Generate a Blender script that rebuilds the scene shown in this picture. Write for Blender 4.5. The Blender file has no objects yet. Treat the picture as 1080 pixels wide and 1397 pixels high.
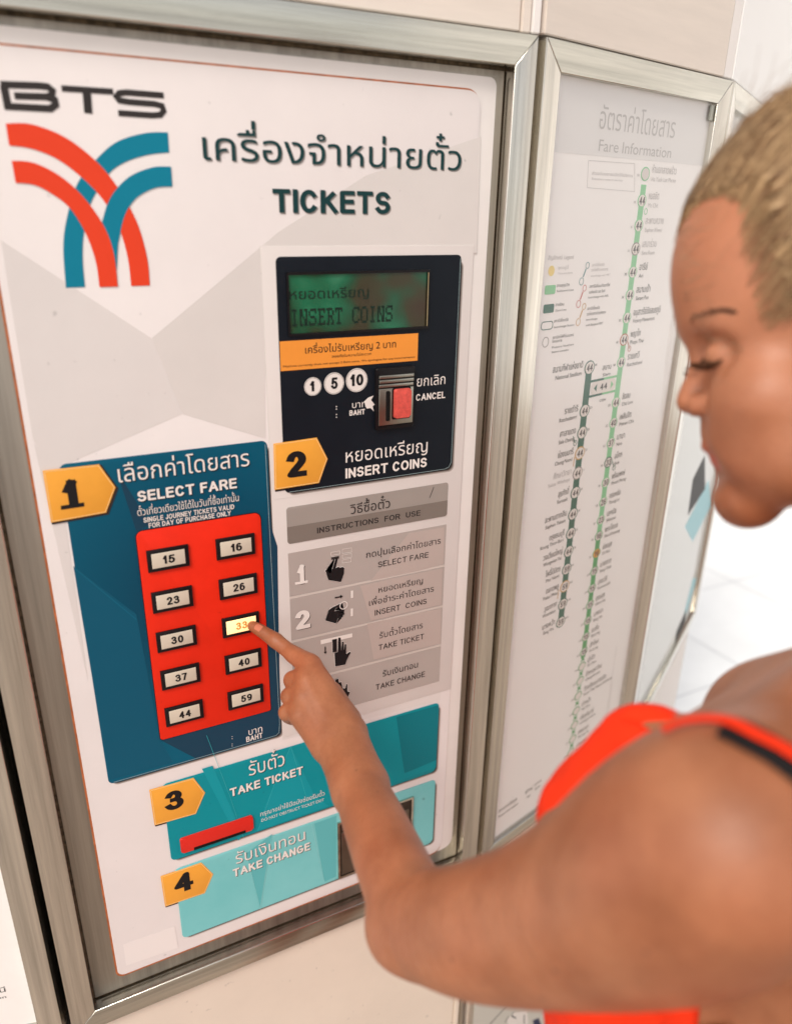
import bpy, bmesh, math, random
import numpy as np
from mathutils import Vector, Matrix
from mathutils.geometry import delaunay_2d_cdt
random.seed(7); RNG = np.random.default_rng(7)
SC = bpy.context.scene
COL = SC.collection
R_ = math.radians

# ------------------------------------------------------------------ camera
# wall coordinates: u right, v up, w out of the machine's face (metres);  world = (u, -w, v + Z0)
Z0 = 1.40
F_PX, PPX, PPY = 1083.3241, 540.0, 748.0
RC = np.array([[0.8831624953773991, 0.017857983899435506, 0.46872710522201844],
               [-0.17116101073219164, -0.9181041056384263, 0.3574755370861062],
               [0.4367240721140755, -0.3959367924567165, -0.8077785223780012]])
TC = np.array([-0.30942044443974787, -0.07689262697801222, 0.7288127293885253])
CC = -RC.T @ TC
def W(p): return (float(p[0]), float(-p[2]), float(p[1]) + Z0)
cam_d = bpy.data.cameras.new('camera'); cam = bpy.data.objects.new('camera', cam_d); COL.objects.link(cam)
ax = lambda r: Vector((r[0], -r[2], r[1]))
X_, Y_, Z_ = ax(RC[0]), -ax(RC[1]), -ax(RC[2])
M = Matrix((X_, Y_, Z_)).transposed().to_4x4(); M.translation = Vector(W(CC)); cam.matrix_world = M
cam_d.sensor_fit = 'HORIZONTAL'; cam_d.sensor_width = 36.0; cam_d.lens = F_PX / 1080 * 36
cam_d.shift_y = (PPY - 698.5) / 1080
cam_d.clip_start = 0.02; cam_d.clip_end = 2000
cam_d.dof.use_dof = True; cam_d.dof.focus_distance = 0.92; cam_d.dof.aperture_fstop = 4.0
SC.camera = cam

# ------------------------------------------------------------------ sky, sun, exposure
world = bpy.data.worlds.new("World"); SC.world = world; world.use_nodes = True
wn = world.node_tree; bg = wn.nodes['Background']
sky = wn.nodes.new('ShaderNodeTexSky'); sky.sky_type = 'NISHITA'; sky.sun_disc = False
SUN_EL, SUN_AZ = 48, 216      # azimuth of the sun in world degrees, measured from +X towards +Y (in front of the machine, left)
sky.sun_elevation = R_(SUN_EL); sky.sun_rotation = R_(90 - SUN_AZ) ; sky.air_density = 1.0; sky.dust_density = 1.5; sky.ozone_density = 1.0
hs = wn.nodes.new('ShaderNodeHueSaturation'); hs.inputs['Saturation'].default_value = 0.30
tint = wn.nodes.new('ShaderNodeMix'); tint.data_type = 'RGBA'; tint.blend_type = 'MULTIPLY'; tint.inputs[0].default_value = 1.0
tint.inputs[7].default_value = (1.0, 0.955, 0.905, 1)
wn.links.new(sky.outputs[0], hs.inputs['Color']); wn.links.new(hs.outputs[0], tint.inputs[6]); wn.links.new(tint.outputs[2], bg.inputs[0])
bg.inputs[1].default_value = 0.145
sd = bpy.data.lights.new('sun', 'SUN'); sd.energy = 1.7; sd.angle = R_(18); sd.color = (1.0, 0.93, 0.84)
sun = bpy.data.objects.new('sun', sd); COL.objects.link(sun)
dirv = Vector((math.cos(R_(SUN_AZ)) * math.cos(R_(SUN_EL)), math.sin(R_(SUN_AZ)) * math.cos(R_(SUN_EL)), math.sin(R_(SUN_EL))))
sun.rotation_euler = dirv.to_track_quat('Z', 'Y').to_euler()
SC.view_settings.view_transform = 'Standard'; SC.view_settings.look = 'None'; SC.view_settings.gamma = 1
SC.view_settings.exposure = 0.36

# ------------------------------------------------------------------ materials
def lin(c):
    return tuple((x / 12.92 if x <= .04045 else ((x + .055) / 1.055) ** 2.4) for x in [v / 255 for v in c]) + (1,)
MATS = {}
def mat(name, rgb, rough=.5, metal=0., grain=0., gscale=60., bump=0., bscale=400., spec=.22, coat=0., sss=0., specks=0., linear=False, aniso=None, stretch=None, noise_rgb=None):
    if name in MATS: return MATS[name]
    m = bpy.data.materials.new(name); m.use_nodes = True; nt = m.node_tree; b = nt.nodes['Principled BSDF']
    base = tuple(rgb) + (1,) if linear else lin(rgb)
    b.inputs['Base Color'].default_value = base; b.inputs['Roughness'].default_value = rough; b.inputs['Metallic'].default_value = metal
    b.inputs['Specular IOR Level'].default_value = spec; b.inputs['Coat Weight'].default_value = coat
    tc = nt.nodes.new('ShaderNodeTexCoord'); mp = nt.nodes.new('ShaderNodeMapping'); nt.links.new(tc.outputs['Object'], mp.inputs[0])
    if stretch: mp.inputs['Scale'].default_value = stretch
    if grain > 0 or noise_rgb:
        n = nt.nodes.new('ShaderNodeTexNoise'); n.inputs['Scale'].default_value = gscale; n.inputs['Detail'].default_value = 6; n.inputs['Roughness'].default_value = .65
        nt.links.new(mp.outputs[0], n.inputs['Vector'])
        r = nt.nodes.new('ShaderNodeValToRGB'); e = r.color_ramp.elements; e[0].position = .3; e[1].position = .72
        c2 = lin(noise_rgb) if noise_rgb else tuple(min(1, x * (1 + grain)) for x in base[:3]) + (1,)
        e[0].color = tuple(x * (1 - grain) for x in base[:3]) + (1,) if not noise_rgb else base; e[1].color = c2
        nt.links.new(n.outputs['Fac'], r.inputs[0]); nt.links.new(r.outputs[0], b.inputs['Base Color'])
        mr = nt.nodes.new('ShaderNodeMapRange'); mr.inputs[3].default_value = max(.04, rough - .08); mr.inputs[4].default_value = min(1, rough + .1)
        nt.links.new(n.outputs['Fac'], mr.inputs[0]); nt.links.new(mr.outputs[0], b.inputs['Roughness'])
    if specks > 0:      # small marks and grime worn into the surface
        src = b.inputs['Base Color'].links[0].from_socket if b.inputs['Base Color'].links else None
        ns = nt.nodes.new('ShaderNodeTexNoise'); ns.inputs['Scale'].default_value = 95; ns.inputs['Detail'].default_value = 3; nt.links.new(tc.outputs['Object'], ns.inputs['Vector'])
        mr_ = nt.nodes.new('ShaderNodeMapRange'); mr_.inputs[1].default_value = .70; mr_.inputs[2].default_value = .78; mr_.inputs[4].default_value = specks; nt.links.new(ns.outputs['Fac'], mr_.inputs[0])
        ms_ = nt.nodes.new('ShaderNodeMix'); ms_.data_type = 'RGBA'; nt.links.new(mr_.outputs[0], ms_.inputs[0]); ms_.inputs[6].default_value = base
        if src: nt.links.new(src, ms_.inputs[6])
        ms_.inputs[7].default_value = tuple(x * .35 for x in base[:3]) + (1,); nt.links.new(ms_.outputs[2], b.inputs['Base Color'])
    if bump > 0:
        n2 = nt.nodes.new('ShaderNodeTexNoise'); n2.inputs['Scale'].default_value = bscale; n2.inputs['Detail'].default_value = 4
        nt.links.new(mp.outputs[0], n2.inputs['Vector'])
        bp = nt.nodes.new('ShaderNodeBump'); bp.inputs['Strength'].default_value = bump; bp.inputs['Distance'].default_value = .001
        nt.links.new(n2.outputs['Fac'], bp.inputs['Height']); nt.links.new(bp.outputs[0], b.inputs['Normal'])
    if sss: b.inputs['Subsurface Weight'].default_value = sss; b.inputs['Subsurface Radius'].default_value = (1, .35, .2); b.inputs['Subsurface Scale'].default_value = .006
    MATS[name] = m; return m
M_CARD = mat('card_white', (226, 218, 216), .42, specks=.5, grain=.03, gscale=9, bump=.04, bscale=900)
M_PLATE = mat('plate_white', (236, 230, 226), .45, grain=.03, gscale=14)
M_EDGE = mat('rust_orange_edge', (176, 102, 62), .6, grain=.35, gscale=90)
M_F1 = mat('facet_warm_grey', (218, 211, 207), .42, specks=.4, grain=.03, gscale=9, bump=.04, bscale=900)
M_F2 = mat('facet_pale_grey', (221, 214, 211), .42, specks=.4, grain=.03, gscale=9, bump=.04, bscale=900)
M_F3 = mat('facet_light', (234, 226, 223), .42)
M_PALE = mat('pale_surround', (219, 211, 207), .42, grain=.02, gscale=9)
def steel(name, tint_, rough, sc, lo=.62, hi=1.1):
    m = bpy.data.materials.new(name); m.use_nodes = True; nt = m.node_tree; b = nt.nodes['Principled BSDF']
    b.inputs['Metallic'].default_value = 1; tc = nt.nodes.new('ShaderNodeTexCoord'); mp = nt.nodes.new('ShaderNodeMapping')
    mp.inputs['Scale'].default_value = sc; nt.links.new(tc.outputs['Object'], mp.inputs[0])
    n = nt.nodes.new('ShaderNodeTexNoise'); n.inputs['Scale'].default_value = 1; n.inputs['Detail'].default_value = 5; nt.links.new(mp.outputs[0], n.inputs['Vector'])
    n2 = nt.nodes.new('ShaderNodeTexNoise'); n2.inputs['Scale'].default_value = 17; n2.inputs['Detail'].default_value = 6; n2.inputs['Roughness'].default_value = .7; m2 = nt.nodes.new('ShaderNodeMapping'); m2.inputs['Scale'].default_value = tuple(5. if x > 100 else .12 for x in sc); nt.links.new(tc.outputs['Object'], m2.inputs[0]); nt.links.new(m2.outputs[0], n2.inputs['Vector'])
    r = nt.nodes.new('ShaderNodeValToRGB'); e = r.color_ramp.elements; e[0].position = .32; e[1].position = .68
    e[0].color = tuple(x * lo for x in tint_) + (1,); e[1].color = tuple(min(1, x * hi) for x in tint_) + (1,)  # lengthwise tone streaks stand in for dark reflections in the frames
    nt.links.new(n2.outputs['Fac'], r.inputs[0]); nt.links.new(r.outputs[0], b.inputs['Base Color'])
    mr = nt.nodes.new('ShaderNodeMapRange'); mr.inputs[3].default_value = rough - .05; mr.inputs[4].default_value = rough + .09; nt.links.new(n2.outputs['Fac'], mr.inputs[0]); nt.links.new(mr.outputs[0], b.inputs['Roughness'])
    bp = nt.nodes.new('ShaderNodeBump'); bp.inputs['Strength'].default_value = .06; bp.inputs['Distance'].default_value = .0003
    nt.links.new(n.outputs['Fac'], bp.inputs['Height']); nt.links.new(bp.outputs[0], b.inputs['Normal']); MATS[name] = m; return m
M_STEELV = steel('brushed_steel_upright', (.72, .68, .61), .20, (2500, 2500, 6))
M_STEELH = steel('brushed_steel_rail', (.64, .62, .55), .20, (6, 2500, 2500))
M_SURR = steel('dull_steel_surround', (.40, .36, .31), .42, (1200, 1200, 12), .7, 1.1)
M_GROOVE = mat('dirty_groove', (96, 84, 66), .8, grain=.7, gscale=160, bump=.8, bscale=500)
M_BLACK = mat('black_gap', (16, 14, 13), .6)
M_BLK = mat('black_plastic', (22, 20, 22), .35, grain=.2, gscale=120)
M_INK = mat('dark_green_ink', (18, 58, 60), .45)
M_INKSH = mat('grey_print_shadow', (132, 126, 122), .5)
M_INKK = mat('black_ink', (26, 24, 26), .5)
M_INKG = mat('charcoal_ink', (52, 47, 46), .5)
M_WHITE = mat('white_ink', (232, 224, 218), .45)
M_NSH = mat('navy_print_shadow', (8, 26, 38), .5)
M_RED = mat('red_plastic', (228, 42, 18), .40, specks=.5, grain=.06, gscale=25, bump=.05, bscale=700)
M_IVORY = mat('ivory_window', (208, 196, 178), .35, grain=.04, gscale=60)
M_ORANGE = mat('amber_tag', (236, 164, 62), .42, grain=.04, gscale=30)
M_STK = mat('orange_sticker', (238, 150, 60), .45, grain=.03, gscale=40)
M_NAVY = mat('navy_panel', (20, 26, 34), .40, spec=.16, grain=.12, gscale=16, bump=.05, bscale=800)
M_LOGOR = mat('logo_red', (228, 66, 34), .42); M_LOGOT = mat('logo_teal', (0, 124, 150), .42)
M_G1 = mat('band_grey', (158, 149, 142), .45, grain=.03, gscale=12); M_G2 = mat('band_dark_grey', (128, 118, 110), .45, grain=.03, gscale=12)
M_G3 = mat('row_grey', (176, 165, 159), .45, grain=.03, gscale=12); M_G4 = mat('row_rose_grey', (186, 171, 164), .45, grain=.03, gscale=12)
M_GL = mat('row_light_line', (206, 196, 188), .45)
M_T3 = mat('teal_panel', (0, 138, 150), .4, specks=.5, grain=.08, gscale=6, noise_rgb=(4, 146, 156)); M_T3b = mat('teal_facet', (14, 150, 162), .4); M_T3c = mat('teal_facet_deep', (0, 118, 130), .4)
M_T4 = mat('aqua_panel', (112, 192, 194), .4, specks=.5, grain=.05, gscale=6, noise_rgb=(134, 204, 206)); M_T4b = mat('aqua_facet', (96, 180, 184), .4)
M_BLUEF = mat('blue_facet', (12, 106, 132), .4); M_BLUEF2 = mat('blue_facet_navy', (22, 62, 84), .4); M_LINE = mat('pale_outline', (150, 170, 172), .45)
def grad_blue():
    m = bpy.data.materials.new('deep_teal_panel'); m.use_nodes = True; nt = m.node_tree; b = nt.nodes['Principled BSDF']; b.inputs['Roughness'].default_value = .4; b.inputs['Specular IOR Level'].default_value = .2
    tc = nt.nodes.new('ShaderNodeTexCoord'); sp = nt.nodes.new('ShaderNodeSeparateXYZ'); nt.links.new(tc.outputs['Object'], sp.inputs[0])
    # printed artwork: a navy spot with soft border on teal
    vs = nt.nodes.new('ShaderNodeVectorMath'); vs.operation = 'DISTANCE'; vs.inputs[1].default_value = (.13, 0, -.16); nt.links.new(tc.outputs['Object'], vs.inputs[0])
    mr = nt.nodes.new('ShaderNodeMapRange'); mr.inputs[1].default_value = .02; mr.inputs[2].default_value = .2; nt.links.new(vs.outputs['Value'], mr.inputs[0])
    r = nt.nodes.new('ShaderNodeValToRGB'); e = r.color_ramp.elements; e[0].color = lin((2, 56, 80)); e[1].color = lin((0, 90, 116)); nt.links.new(mr.outputs[0], r.inputs[0])
    nt.links.new(r.outputs[0], b.inputs['Base Color']); return m
M_BLUE = grad_blue()
M_LOWER = mat('cream_cabinet_panel', (224, 210, 195), .5, specks=.4, grain=.05, gscale=5, bump=.05, bscale=300)
M_UPPER = mat('pale_cabinet_panel', (226, 214, 203), .4, grain=.05, gscale=6, stretch=(1, 1, 9), bump=.05, bscale=300)

# ------------------------------------------------------------------ object helpers
def link(name, me, parent=None, m=None, smooth=False):
    o = bpy.data.objects.new(name, me); COL.objects.link(o)
    if m: me.materials.append(m)
    if parent: o.parent = parent
    if smooth:
        for p in me.polygons: p.use_smooth = True
    return o
def empty(name, loc, rz, label, cat, group=None):
    o = bpy.data.objects.new(name, None); COL.objects.link(o); o.location = loc; o.rotation_euler = (0, 0, rz); o.empty_display_size = .05
    o['label'] = label; o['category'] = cat
    if group: o['group'] = group
    return o
def L(u, v, w): return (u, -w, v)
def mesh(verts, faces):
    me = bpy.data.meshes.new('m'); me.from_pydata([tuple(v) for v in verts], [], faces); me.update(); return me
def prism(name, poly, w0, w1, m, parent, bevel=0., hole=None):
    """extruded outline in the plane (u, v) between depths w0 < w1; hole = inner outline"""
    bm = bmesh.new()
    area = sum(poly[i][0] * poly[(i + 1) % len(poly)][1] - poly[(i + 1) % len(poly)][0] * poly[i][1] for i in range(len(poly)))
    if area < 0: poly = poly[::-1]
    if hole is None:
        a = [bm.verts.new(L(u, v, w1)) for u, v in poly]; b = [bm.verts.new(L(u, v, w0)) for u, v in poly]
        top = bm.faces.new(a); bm.faces.new(b[::-1]); n = len(a)
        for i in range(n): bm.faces.new((b[i], b[(i + 1) % n], a[(i + 1) % n], a[i]))
        if bevel:
            es = [e for e in top.edges]
            bmesh.ops.bevel(bm, geom=es, offset=bevel, segments=3, affect='EDGES', profile=.5)
    else:
        n = len(poly); hh = hole
        ar = sum(hh[i][0] * hh[(i + 1) % n][1] - hh[(i + 1) % n][0] * hh[i][1] for i in range(n))
        if ar < 0: hh = hh[::-1]
        a = [bm.verts.new(L(u, v, w1)) for u, v in poly]; b = [bm.verts.new(L(u, v, w0)) for u, v in poly]
        c = [bm.verts.new(L(u, v, w1)) for u, v in hh]; d = [bm.verts.new(L(u, v, w0)) for u, v in hh]
        for i in range(n):
            j = (i + 1) % n
            bm.faces.new((a[i], a[j], c[j], c[i])); bm.faces.new((b[j], b[i], d[i], d[j]))
            bm.faces.new((b[i], b[j], a[j], a[i])); bm.faces.new((d[j], d[i], c[i], c[j]))
    bmesh.ops.recalc_face_normals(bm, faces=bm.faces)
    me = bpy.data.meshes.new(name); bm.to_mesh(me); bm.free()
    bmesh.ops
    o = link(name, me, parent, m)
    if bevel:
        for p in me.polygons: p.use_smooth = True
        try: me.set_sharp_from_angle(angle=R_(40))
        except Exception: pass
    return o
def rr(u0, v0, u1, v1, r=(0, 0, 0, 0), n=7):
    """rounded rectangle, radii (tl, tr, br, bl)"""
    if not hasattr(r, '__len__'): r = (r,) * 4
    u0, u1 = min(u0, u1), max(u0, u1); v0, v1 = min(v0, v1), max(v0, v1)
    P = []
    for (cu, cv, a0, rad, su, sv) in ((u0, v0, 180, r[3], 1, 1), (u1, v0, 270, r[2], -1, 1), (u1, v1, 0, r[1], -1, -1), (u0, v1, 90, r[0], 1, -1)):
        if rad <= 1e-6: P += [(cu, cv)]; continue
        for i in range(n + 1):
            a = R_(a0 + 90 * i / n); P.append((cu + su * rad + rad * math.cos(a), cv + sv * rad + rad * math.sin(a)))
    return P
def rect(u0, v0, u1, v1): return [(min(u0, u1), min(v0, v1)), (max(u0, u1), min(v0, v1)), (max(u0, u1), max(v0, v1)), (min(u0, u1), max(v0, v1))]
def disc(cu, cv, r, n=28, ry=None): ry = ry or r; return [(cu + r * math.cos(2 * math.pi * i / n), cv + ry * math.sin(2 * math.pi * i / n)) for i in range(n)]
def stroke(pts, wd):
    """flat outline of a polyline with a given width"""
    pts = [Vector(p) for p in pts]; l, r = [], []
    for i, p in enumerate(pts):
        a = pts[max(0, i - 1)]; b = pts[min(len(pts) - 1, i + 1)]; d1 = (p - a); d2 = (b - p)
        if d1.length < 1e-9: d1 = d2
        if d2.length < 1e-9: d2 = d1
        d1 = d1.normalized(); d2 = d2.normalized(); n1 = Vector((-d1.y, d1.x)); n2 = Vector((-d2.y, d2.x)); n = (n1 + n2).normalized(); k = wd / 2 / max(.5, n.dot(n1))
        l.append(p + n * k); r.append(p - n * k)
    return [tuple(x) for x in l + r[::-1]]
def flat(name, polys, w0_, m, parent):
    """printed marks: thin closed shapes, 0.12 mm thick, joined into one mesh"""
    V, Fc = [], []; t = .00012
    for q_, poly in enumerate(polys):
        w = w0_ + (q_ % 4) * 2e-5
        area = sum(poly[i][0] * poly[(i + 1) % len(poly)][1] - poly[(i + 1) % len(poly)][0] * poly[i][1] for i in range(len(poly)))
        if area < 0: poly = poly[::-1]
        k = len(V); n = len(poly); V += [L(u, v, w) for u, v in poly]; Fc.append(tuple(range(k, k + n)))
        V += [L(u, v, w - t) for u, v in poly]
        for i in range(n): Fc.append((k + n + i, k + n + (i + 1) % n, k + (i + 1) % n, k + i))
    return link(name, mesh(V, Fc), parent, m)

# pixel of the photograph -> point of a real plane (used to read off positions on the two flat boards)
class Plane:
    def __init__(s, P0, t, n): s.P0, s.t, s.n = np.array(P0), np.array(t), np.array(n)
    def at(s, px, py, w=0.):
        d = RC.T @ np.array([(px - PPX) / F_PX, (py - PPY) / F_PX, 1.]); P = s.P0 + s.n * w
        q = CC + d * (((P - CC) @ s.n) / (d @ s.n)); return float((q - s.P0) @ s.t), float(q[1])
TH = 0.25165; MZ = 0.01255; OX = 0.5054
CARDP = Plane((0, 0, 0), (1, 0, 0), (0, 0, 1))
FAREP = Plane((OX, 0, MZ), (math.cos(TH), 0, -math.sin(TH)), (math.sin(TH), 0, math.cos(TH)))
def zm(ox, oy, s, pl=CARDP, w=0.): return lambda x, y: pl.at(ox + x / s, oy + y / s, w)

# ------------------------------------------------------------------ lettering (outlines of the built-in font, filled by winding number)
GLY = {}
def _outline(s, off):
    cu = bpy.data.curves.new('g', 'FONT'); cu.body = s; cu.size = 1; cu.offset = off; cu.fill_mode = 'NONE'; cu.resolution_u = 5
    o = bpy.data.objects.new('g', cu); COL.objects.link(o)
    me = bpy.data.meshes.new_from_object(o); bpy.data.objects.remove(o); bpy.data.curves.remove(cu); return me
def glyph(ch, off):
    key = (ch, off)
    if key in GLY: return GLY[key]
    me = _outline(ch, off); co = [v.co.xy.copy() for v in me.vertices]
    nxt = {}
    for e in me.edges: nxt.setdefault(e.vertices[0], []).append(e.vertices[1]); nxt.setdefault(e.vertices[1], []).append(e.vertices[0])
    loops, seen = [], set()
    for s in range(len(co)):
        if s in seen or s not in nxt: continue
        lp = [s]; seen.add(s); cur, prev = s, None
        first = (s + 1) if (s + 1) in nxt.get(s, []) else nxt[s][0]
        cur = first; prev = s
        while cur != s and cur not in seen:
            seen.add(cur); lp.append(cur); k = [x for x in nxt[cur] if x != prev]
            if not k: break
            prev, cur = cur, k[0]
        if len(lp) > 2: loops.append([co[i] for i in lp])
    bpy.data.meshes.remove(me)
    V, T = [], []
    if loops:
        pts, edges = [], []
        for lp in loops:
            k = len(pts); pts += lp; edges += [(k + i, k + (i + 1) % len(lp)) for i in range(len(lp))]
        r = delaunay_2d_cdt([Vector(p) for p in pts], edges, [], 0, 1e-5); V = [(p.x, p.y) for p in r[0]]
        tri = np.array(r[2]); vv = np.array(V); c = vv[tri].mean(1); wind = np.zeros(len(tri))
        for lp in loops:
            a = np.array([tuple(p) for p in lp]); b = np.roll(a, -1, 0)
            for (x0, y0), (x1, y1) in zip(a, b):
                cr = (x1 - x0) * (c[:, 1] - y0) - (c[:, 0] - x0) * (y1 - y0)
                wind += ((y0 <= c[:, 1]) & (y1 > c[:, 1]) & (cr > 0)).astype(float) - ((y0 > c[:, 1]) & (y1 <= c[:, 1]) & (cr < 0)).astype(float)
        T = [tuple(t) for t, w_ in zip(tri.tolist(), wind) if abs(w_) > .5]
    GLY[key] = (V, T); return GLY[key]
# plain grotesque capitals and digits, drawn as centre-line strokes on a unit-high cell
def _arc(cx, cy, rx, ry, a0, a1, n=10): return [(cx + rx * math.cos(R_(a0 + (a1 - a0) * i / n)), cy + ry * math.sin(R_(a0 + (a1 - a0) * i / n))) for i in range(n + 1)]
SFONT = {  # width, strokes with x and y in 0..1 of the centre-line box
 'A': (.70, [[(0, 0), (.5, 1), (1, 0)], [(.17, .30), (.83, .30)]]), 'B': (.62, [[(0, 0), (0, 1), (.6, 1)] + _arc(.62, .77, .30, .23, 90, -90) + [(0, .54)], [(.60, .54)] + _arc(.66, .27, .34, .27, 90, -90) + [(0, 0)]]),
 'C': (.66, [_arc(.5, .5, .5, .5, 42, 318, 22)]), 'D': (.64, [[(0, 0), (0, 1), (.4, 1)] + _arc(.45, .5, .55, .5, 90, -90, 14) + [(0, 0)]]), 'E': (.56, [[(1, 1), (0, 1), (0, 0), (1, 0)], [(0, .53), (.92, .53)]]), 'F': (.52, [[(1, 1), (0, 1), (0, 0)], [(0, .52), (.88, .52)]]),
 'G': (.70, [_arc(.5, .5, .5, .5, 42, 325, 22) + [(1, .46), (.55, .46)]]), 'H': (.62, [[(0, 0), (0, 1)], [(1, 0), (1, 1)], [(0, .52), (1, .52)]]), 'I': (.14, [[(.5, 0), (.5, 1)]]), 'J': (.46, [[(1, 1), (1, .28)] + _arc(.5, .28, .5, .28, 0, -170)]),
 'K': (.64, [[(0, 0), (0, 1)], [(.95, 1), (.02, .40)], [(.32, .58), (1, 0)]]), 'L': (.52, [[(0, 1), (0, 0), (1, 0)]]), 'M': (.72, [[(0, 0), (0, 1), (.5, .1), (1, 1), (1, 0)]]), 'N': (.62, [[(0, 0), (0, 1), (1, 0), (1, 1)]]), 'O': (.72, [_arc(.5, .5, .5, .5, 0, 360, 28)]),
 'P': (.60, [[(0, 0), (0, 1), (.6, 1)] + _arc(.64, .73, .36, .27, 90, -90) + [(0, .46)]]), 'R': (.64, [[(0, 0), (0, 1), (.58, 1)] + _arc(.62, .74, .34, .26, 90, -90) + [(0, .48)], [(.58, .48), (1, 0)]]),
 'S': (.60, [_arc(.5, .75, .46, .25, 25, 265, 14) + [(.56, .5)] + _arc(.5, .26, .5, .26, 70, -155, 14)]), 'T': (.62, [[(0, 1), (1, 1)], [(.5, 1), (.5, 0)]]), 'U': (.62, [[(0, 1), (0, .36)] + _arc(.5, .36, .5, .36, 180, 360, 14) + [(1, 1)]]), 'V': (.68, [[(0, 1), (.5, 0), (1, 1)]]),
 'W': (.92, [[(0, 1), (.25, 0), (.5, 1), (.75, 0), (1, 1)]]), 'Y': (.66, [[(0, 1), (.5, .44), (1, 1)], [(.5, .44), (.5, 0)]]),
 '0': (.50, [_arc(.5, .5, .5, .5, 0, 360, 26)]), '1': (.30, [[(.0, .72), (.55, .92), (.85, 1.0)], [(.85, 0), (.85, 1)]]), '2': (.50, [_arc(.5, .72, .47, .28, 165, -25, 14) + [(.70, .44), (.30, .20), (.04, 0), (1, 0)]]),
 '3': (.50, [_arc(.48, .765, .42, .235, 160, -80, 12) + [(.42, .535)], [(.45, .535)] + _arc(.48, .27, .52, .27, 85, -160, 14)]), '4': (.54, [[(.76, 0), (.76, 1), (0, .30), (1, .30)]]), '5': (.50, [[(.92, 1), (.18, 1), (.08, .50)] + _arc(.48, .32, .52, .32, 125, -155, 14)]),
 '6': (.50, [[(.90, .86)] + _arc(.52, .66, .48, .34, 70, 180, 8) + [(.0, .5)] + _arc(.5, .31, .5, .31, 180, 540, 22)]), '7': (.48, [[(0, 1), (1, 1), (.62, .55), (.38, 0)]]), '8': (.50, [_arc(.5, .76, .42, .24, 0, 360, 20), _arc(.5, .27, .5, .27, 0, 360, 22)]),
 '9': (.50, [[(.10, .14)] + _arc(.48, .34, .48, .34, 250, 360, 8) + [(1., .5)] + _arc(.5, .69, .5, .31, 0, 360, 22)])}
def stroke_glyph(ch, off):
    key = ('s' + ch, off)
    if key in GLY: return GLY[key]
    wd, st = SFONT[ch]; wt = .125 + 2.3 * off; W_ = wd + (wt - .12) * .5; pts, edges, loops = [], [], []
    for s in st:
        P = [(wt / 2 + x * max(W_ - wt, .001) , wt / 2 + y * (1 - wt)) for x, y in s]
        # extend the ends of straight terminals to the cell edge
        P = [Vector(p) for p in P]; closed = (P[0] - P[-1]).length < 1e-4
        if not closed:
            for a, b_, i in ((P[0], P[1], 0), (P[-1], P[-2], -1)):
                d = (a - b_).normalized()
                if abs(d.x) > .999 or abs(d.y) > .8: P[i] = a + d * wt * .5
        for a, b_ in zip(P[:-1], P[1:]):
            if (b_ - a).length < 1e-6: continue
            d = (b_ - a).normalized(); n = Vector((-d.y, d.x)) * wt / 2; loops.append([a - n, b_ - n, b_ + n, a + n])
        for p in (P[1:-1] if not closed else P[:-1]): loops.append([p + Vector((math.cos(2 * math.pi * i / 10), math.sin(2 * math.pi * i / 10))) * wt / 2 for i in range(10)])
    # the union of all strokes
    for lp in loops: k = len(pts); pts += lp; edges += [(k + i, k + (i + 1) % len(lp)) for i in range(len(lp))]
    r = delaunay_2d_cdt(pts, edges, [], 0, 1e-5); V = [(p.x * .70, p.y * .70) for p in r[0]]; vv = np.array([(p.x, p.y) for p in r[0]]); tri = np.array(r[2]); c = vv[tri].mean(1); ins = np.zeros(len(tri), bool)
    for lp in loops:
        a = np.array([tuple(p) for p in lp]); b_ = np.roll(a, -1, 0); m = np.ones(len(tri), bool)
        for (x0, y0), (x1, y1) in zip(a, b_): m &= ((x1 - x0) * (c[:, 1] - y0) - (y1 - y0) * (c[:, 0] - x0)) > 0
        ins |= m
    GLY[key] = (V, [tuple(t) for t, w_ in zip(tri.tolist(), ins) if w_], W_ * .70); return GLY[key]
ADV = {}
def maxx(s):
    me = _outline(s, 0.); x = max([v.co.x for v in me.vertices] or [0]); bpy.data.meshes.remove(me); return x
def adv(ch):
    if ch not in ADV:
        if 'l' not in ADV: ADV['_l'] = maxx('l'); ADV['l'] = maxx('ll') - ADV['_l']
        if ch != 'l': ADV[ch] = maxx(ch + 'l') - ADV['_l']
    return ADV[ch]
UP = 'ัิีึืํ็'; TONE = '่้๊๋์'; LOW = 'ุู'
def layout(s, off):
    V, T, x, prevup = [], [], 0., False
    plain = len(s) < 40 and all(c in SFONT or c == ' ' for c in s)
    for ch in s:
        if ch == ' ': x += .24; prevup = False; continue
        if plain:
            g, t, ad = stroke_glyph(ch, off); k = len(V); V += [(a + x, b) for a, b in g]; T += [tuple(i + k for i in q) for q in t]; x += ad + .085 - off * .6; continue
        g, t = glyph(ch, off); dy = 0.
        if ch in TONE and prevup: dy = .17
        k = len(V); V += [(a + x, b + dy) for a, b in g]; T += [tuple(i + k for i in q) for q in t]
        if ch in UP: prevup = True
        elif ch in TONE or ch in LOW: pass
        else: x += adv(ch); prevup = False
    return V, T
def put_text(name, s, u0, u1, v, h, w, m, parent, off=0., thai=None, shear=0.):
    V, T = layout(s, off)
    if not V: return None
    a = np.array(V); thai = any('\u0e00' <= c <= '\u0e7f' for c in s) if thai is None else thai
    x0, x1 = a[:, 0].min(), a[:, 0].max(); H = .555 if thai else .70
    a[:, 0] = u0 + (a[:, 0] - x0) * (u1 - u0) / (x1 - x0) + shear * a[:, 1]; a[:, 1] = v + a[:, 1] * h / H
    return link(name, mesh([L(x, y, w) for x, y in a], T), parent, m)
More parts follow.
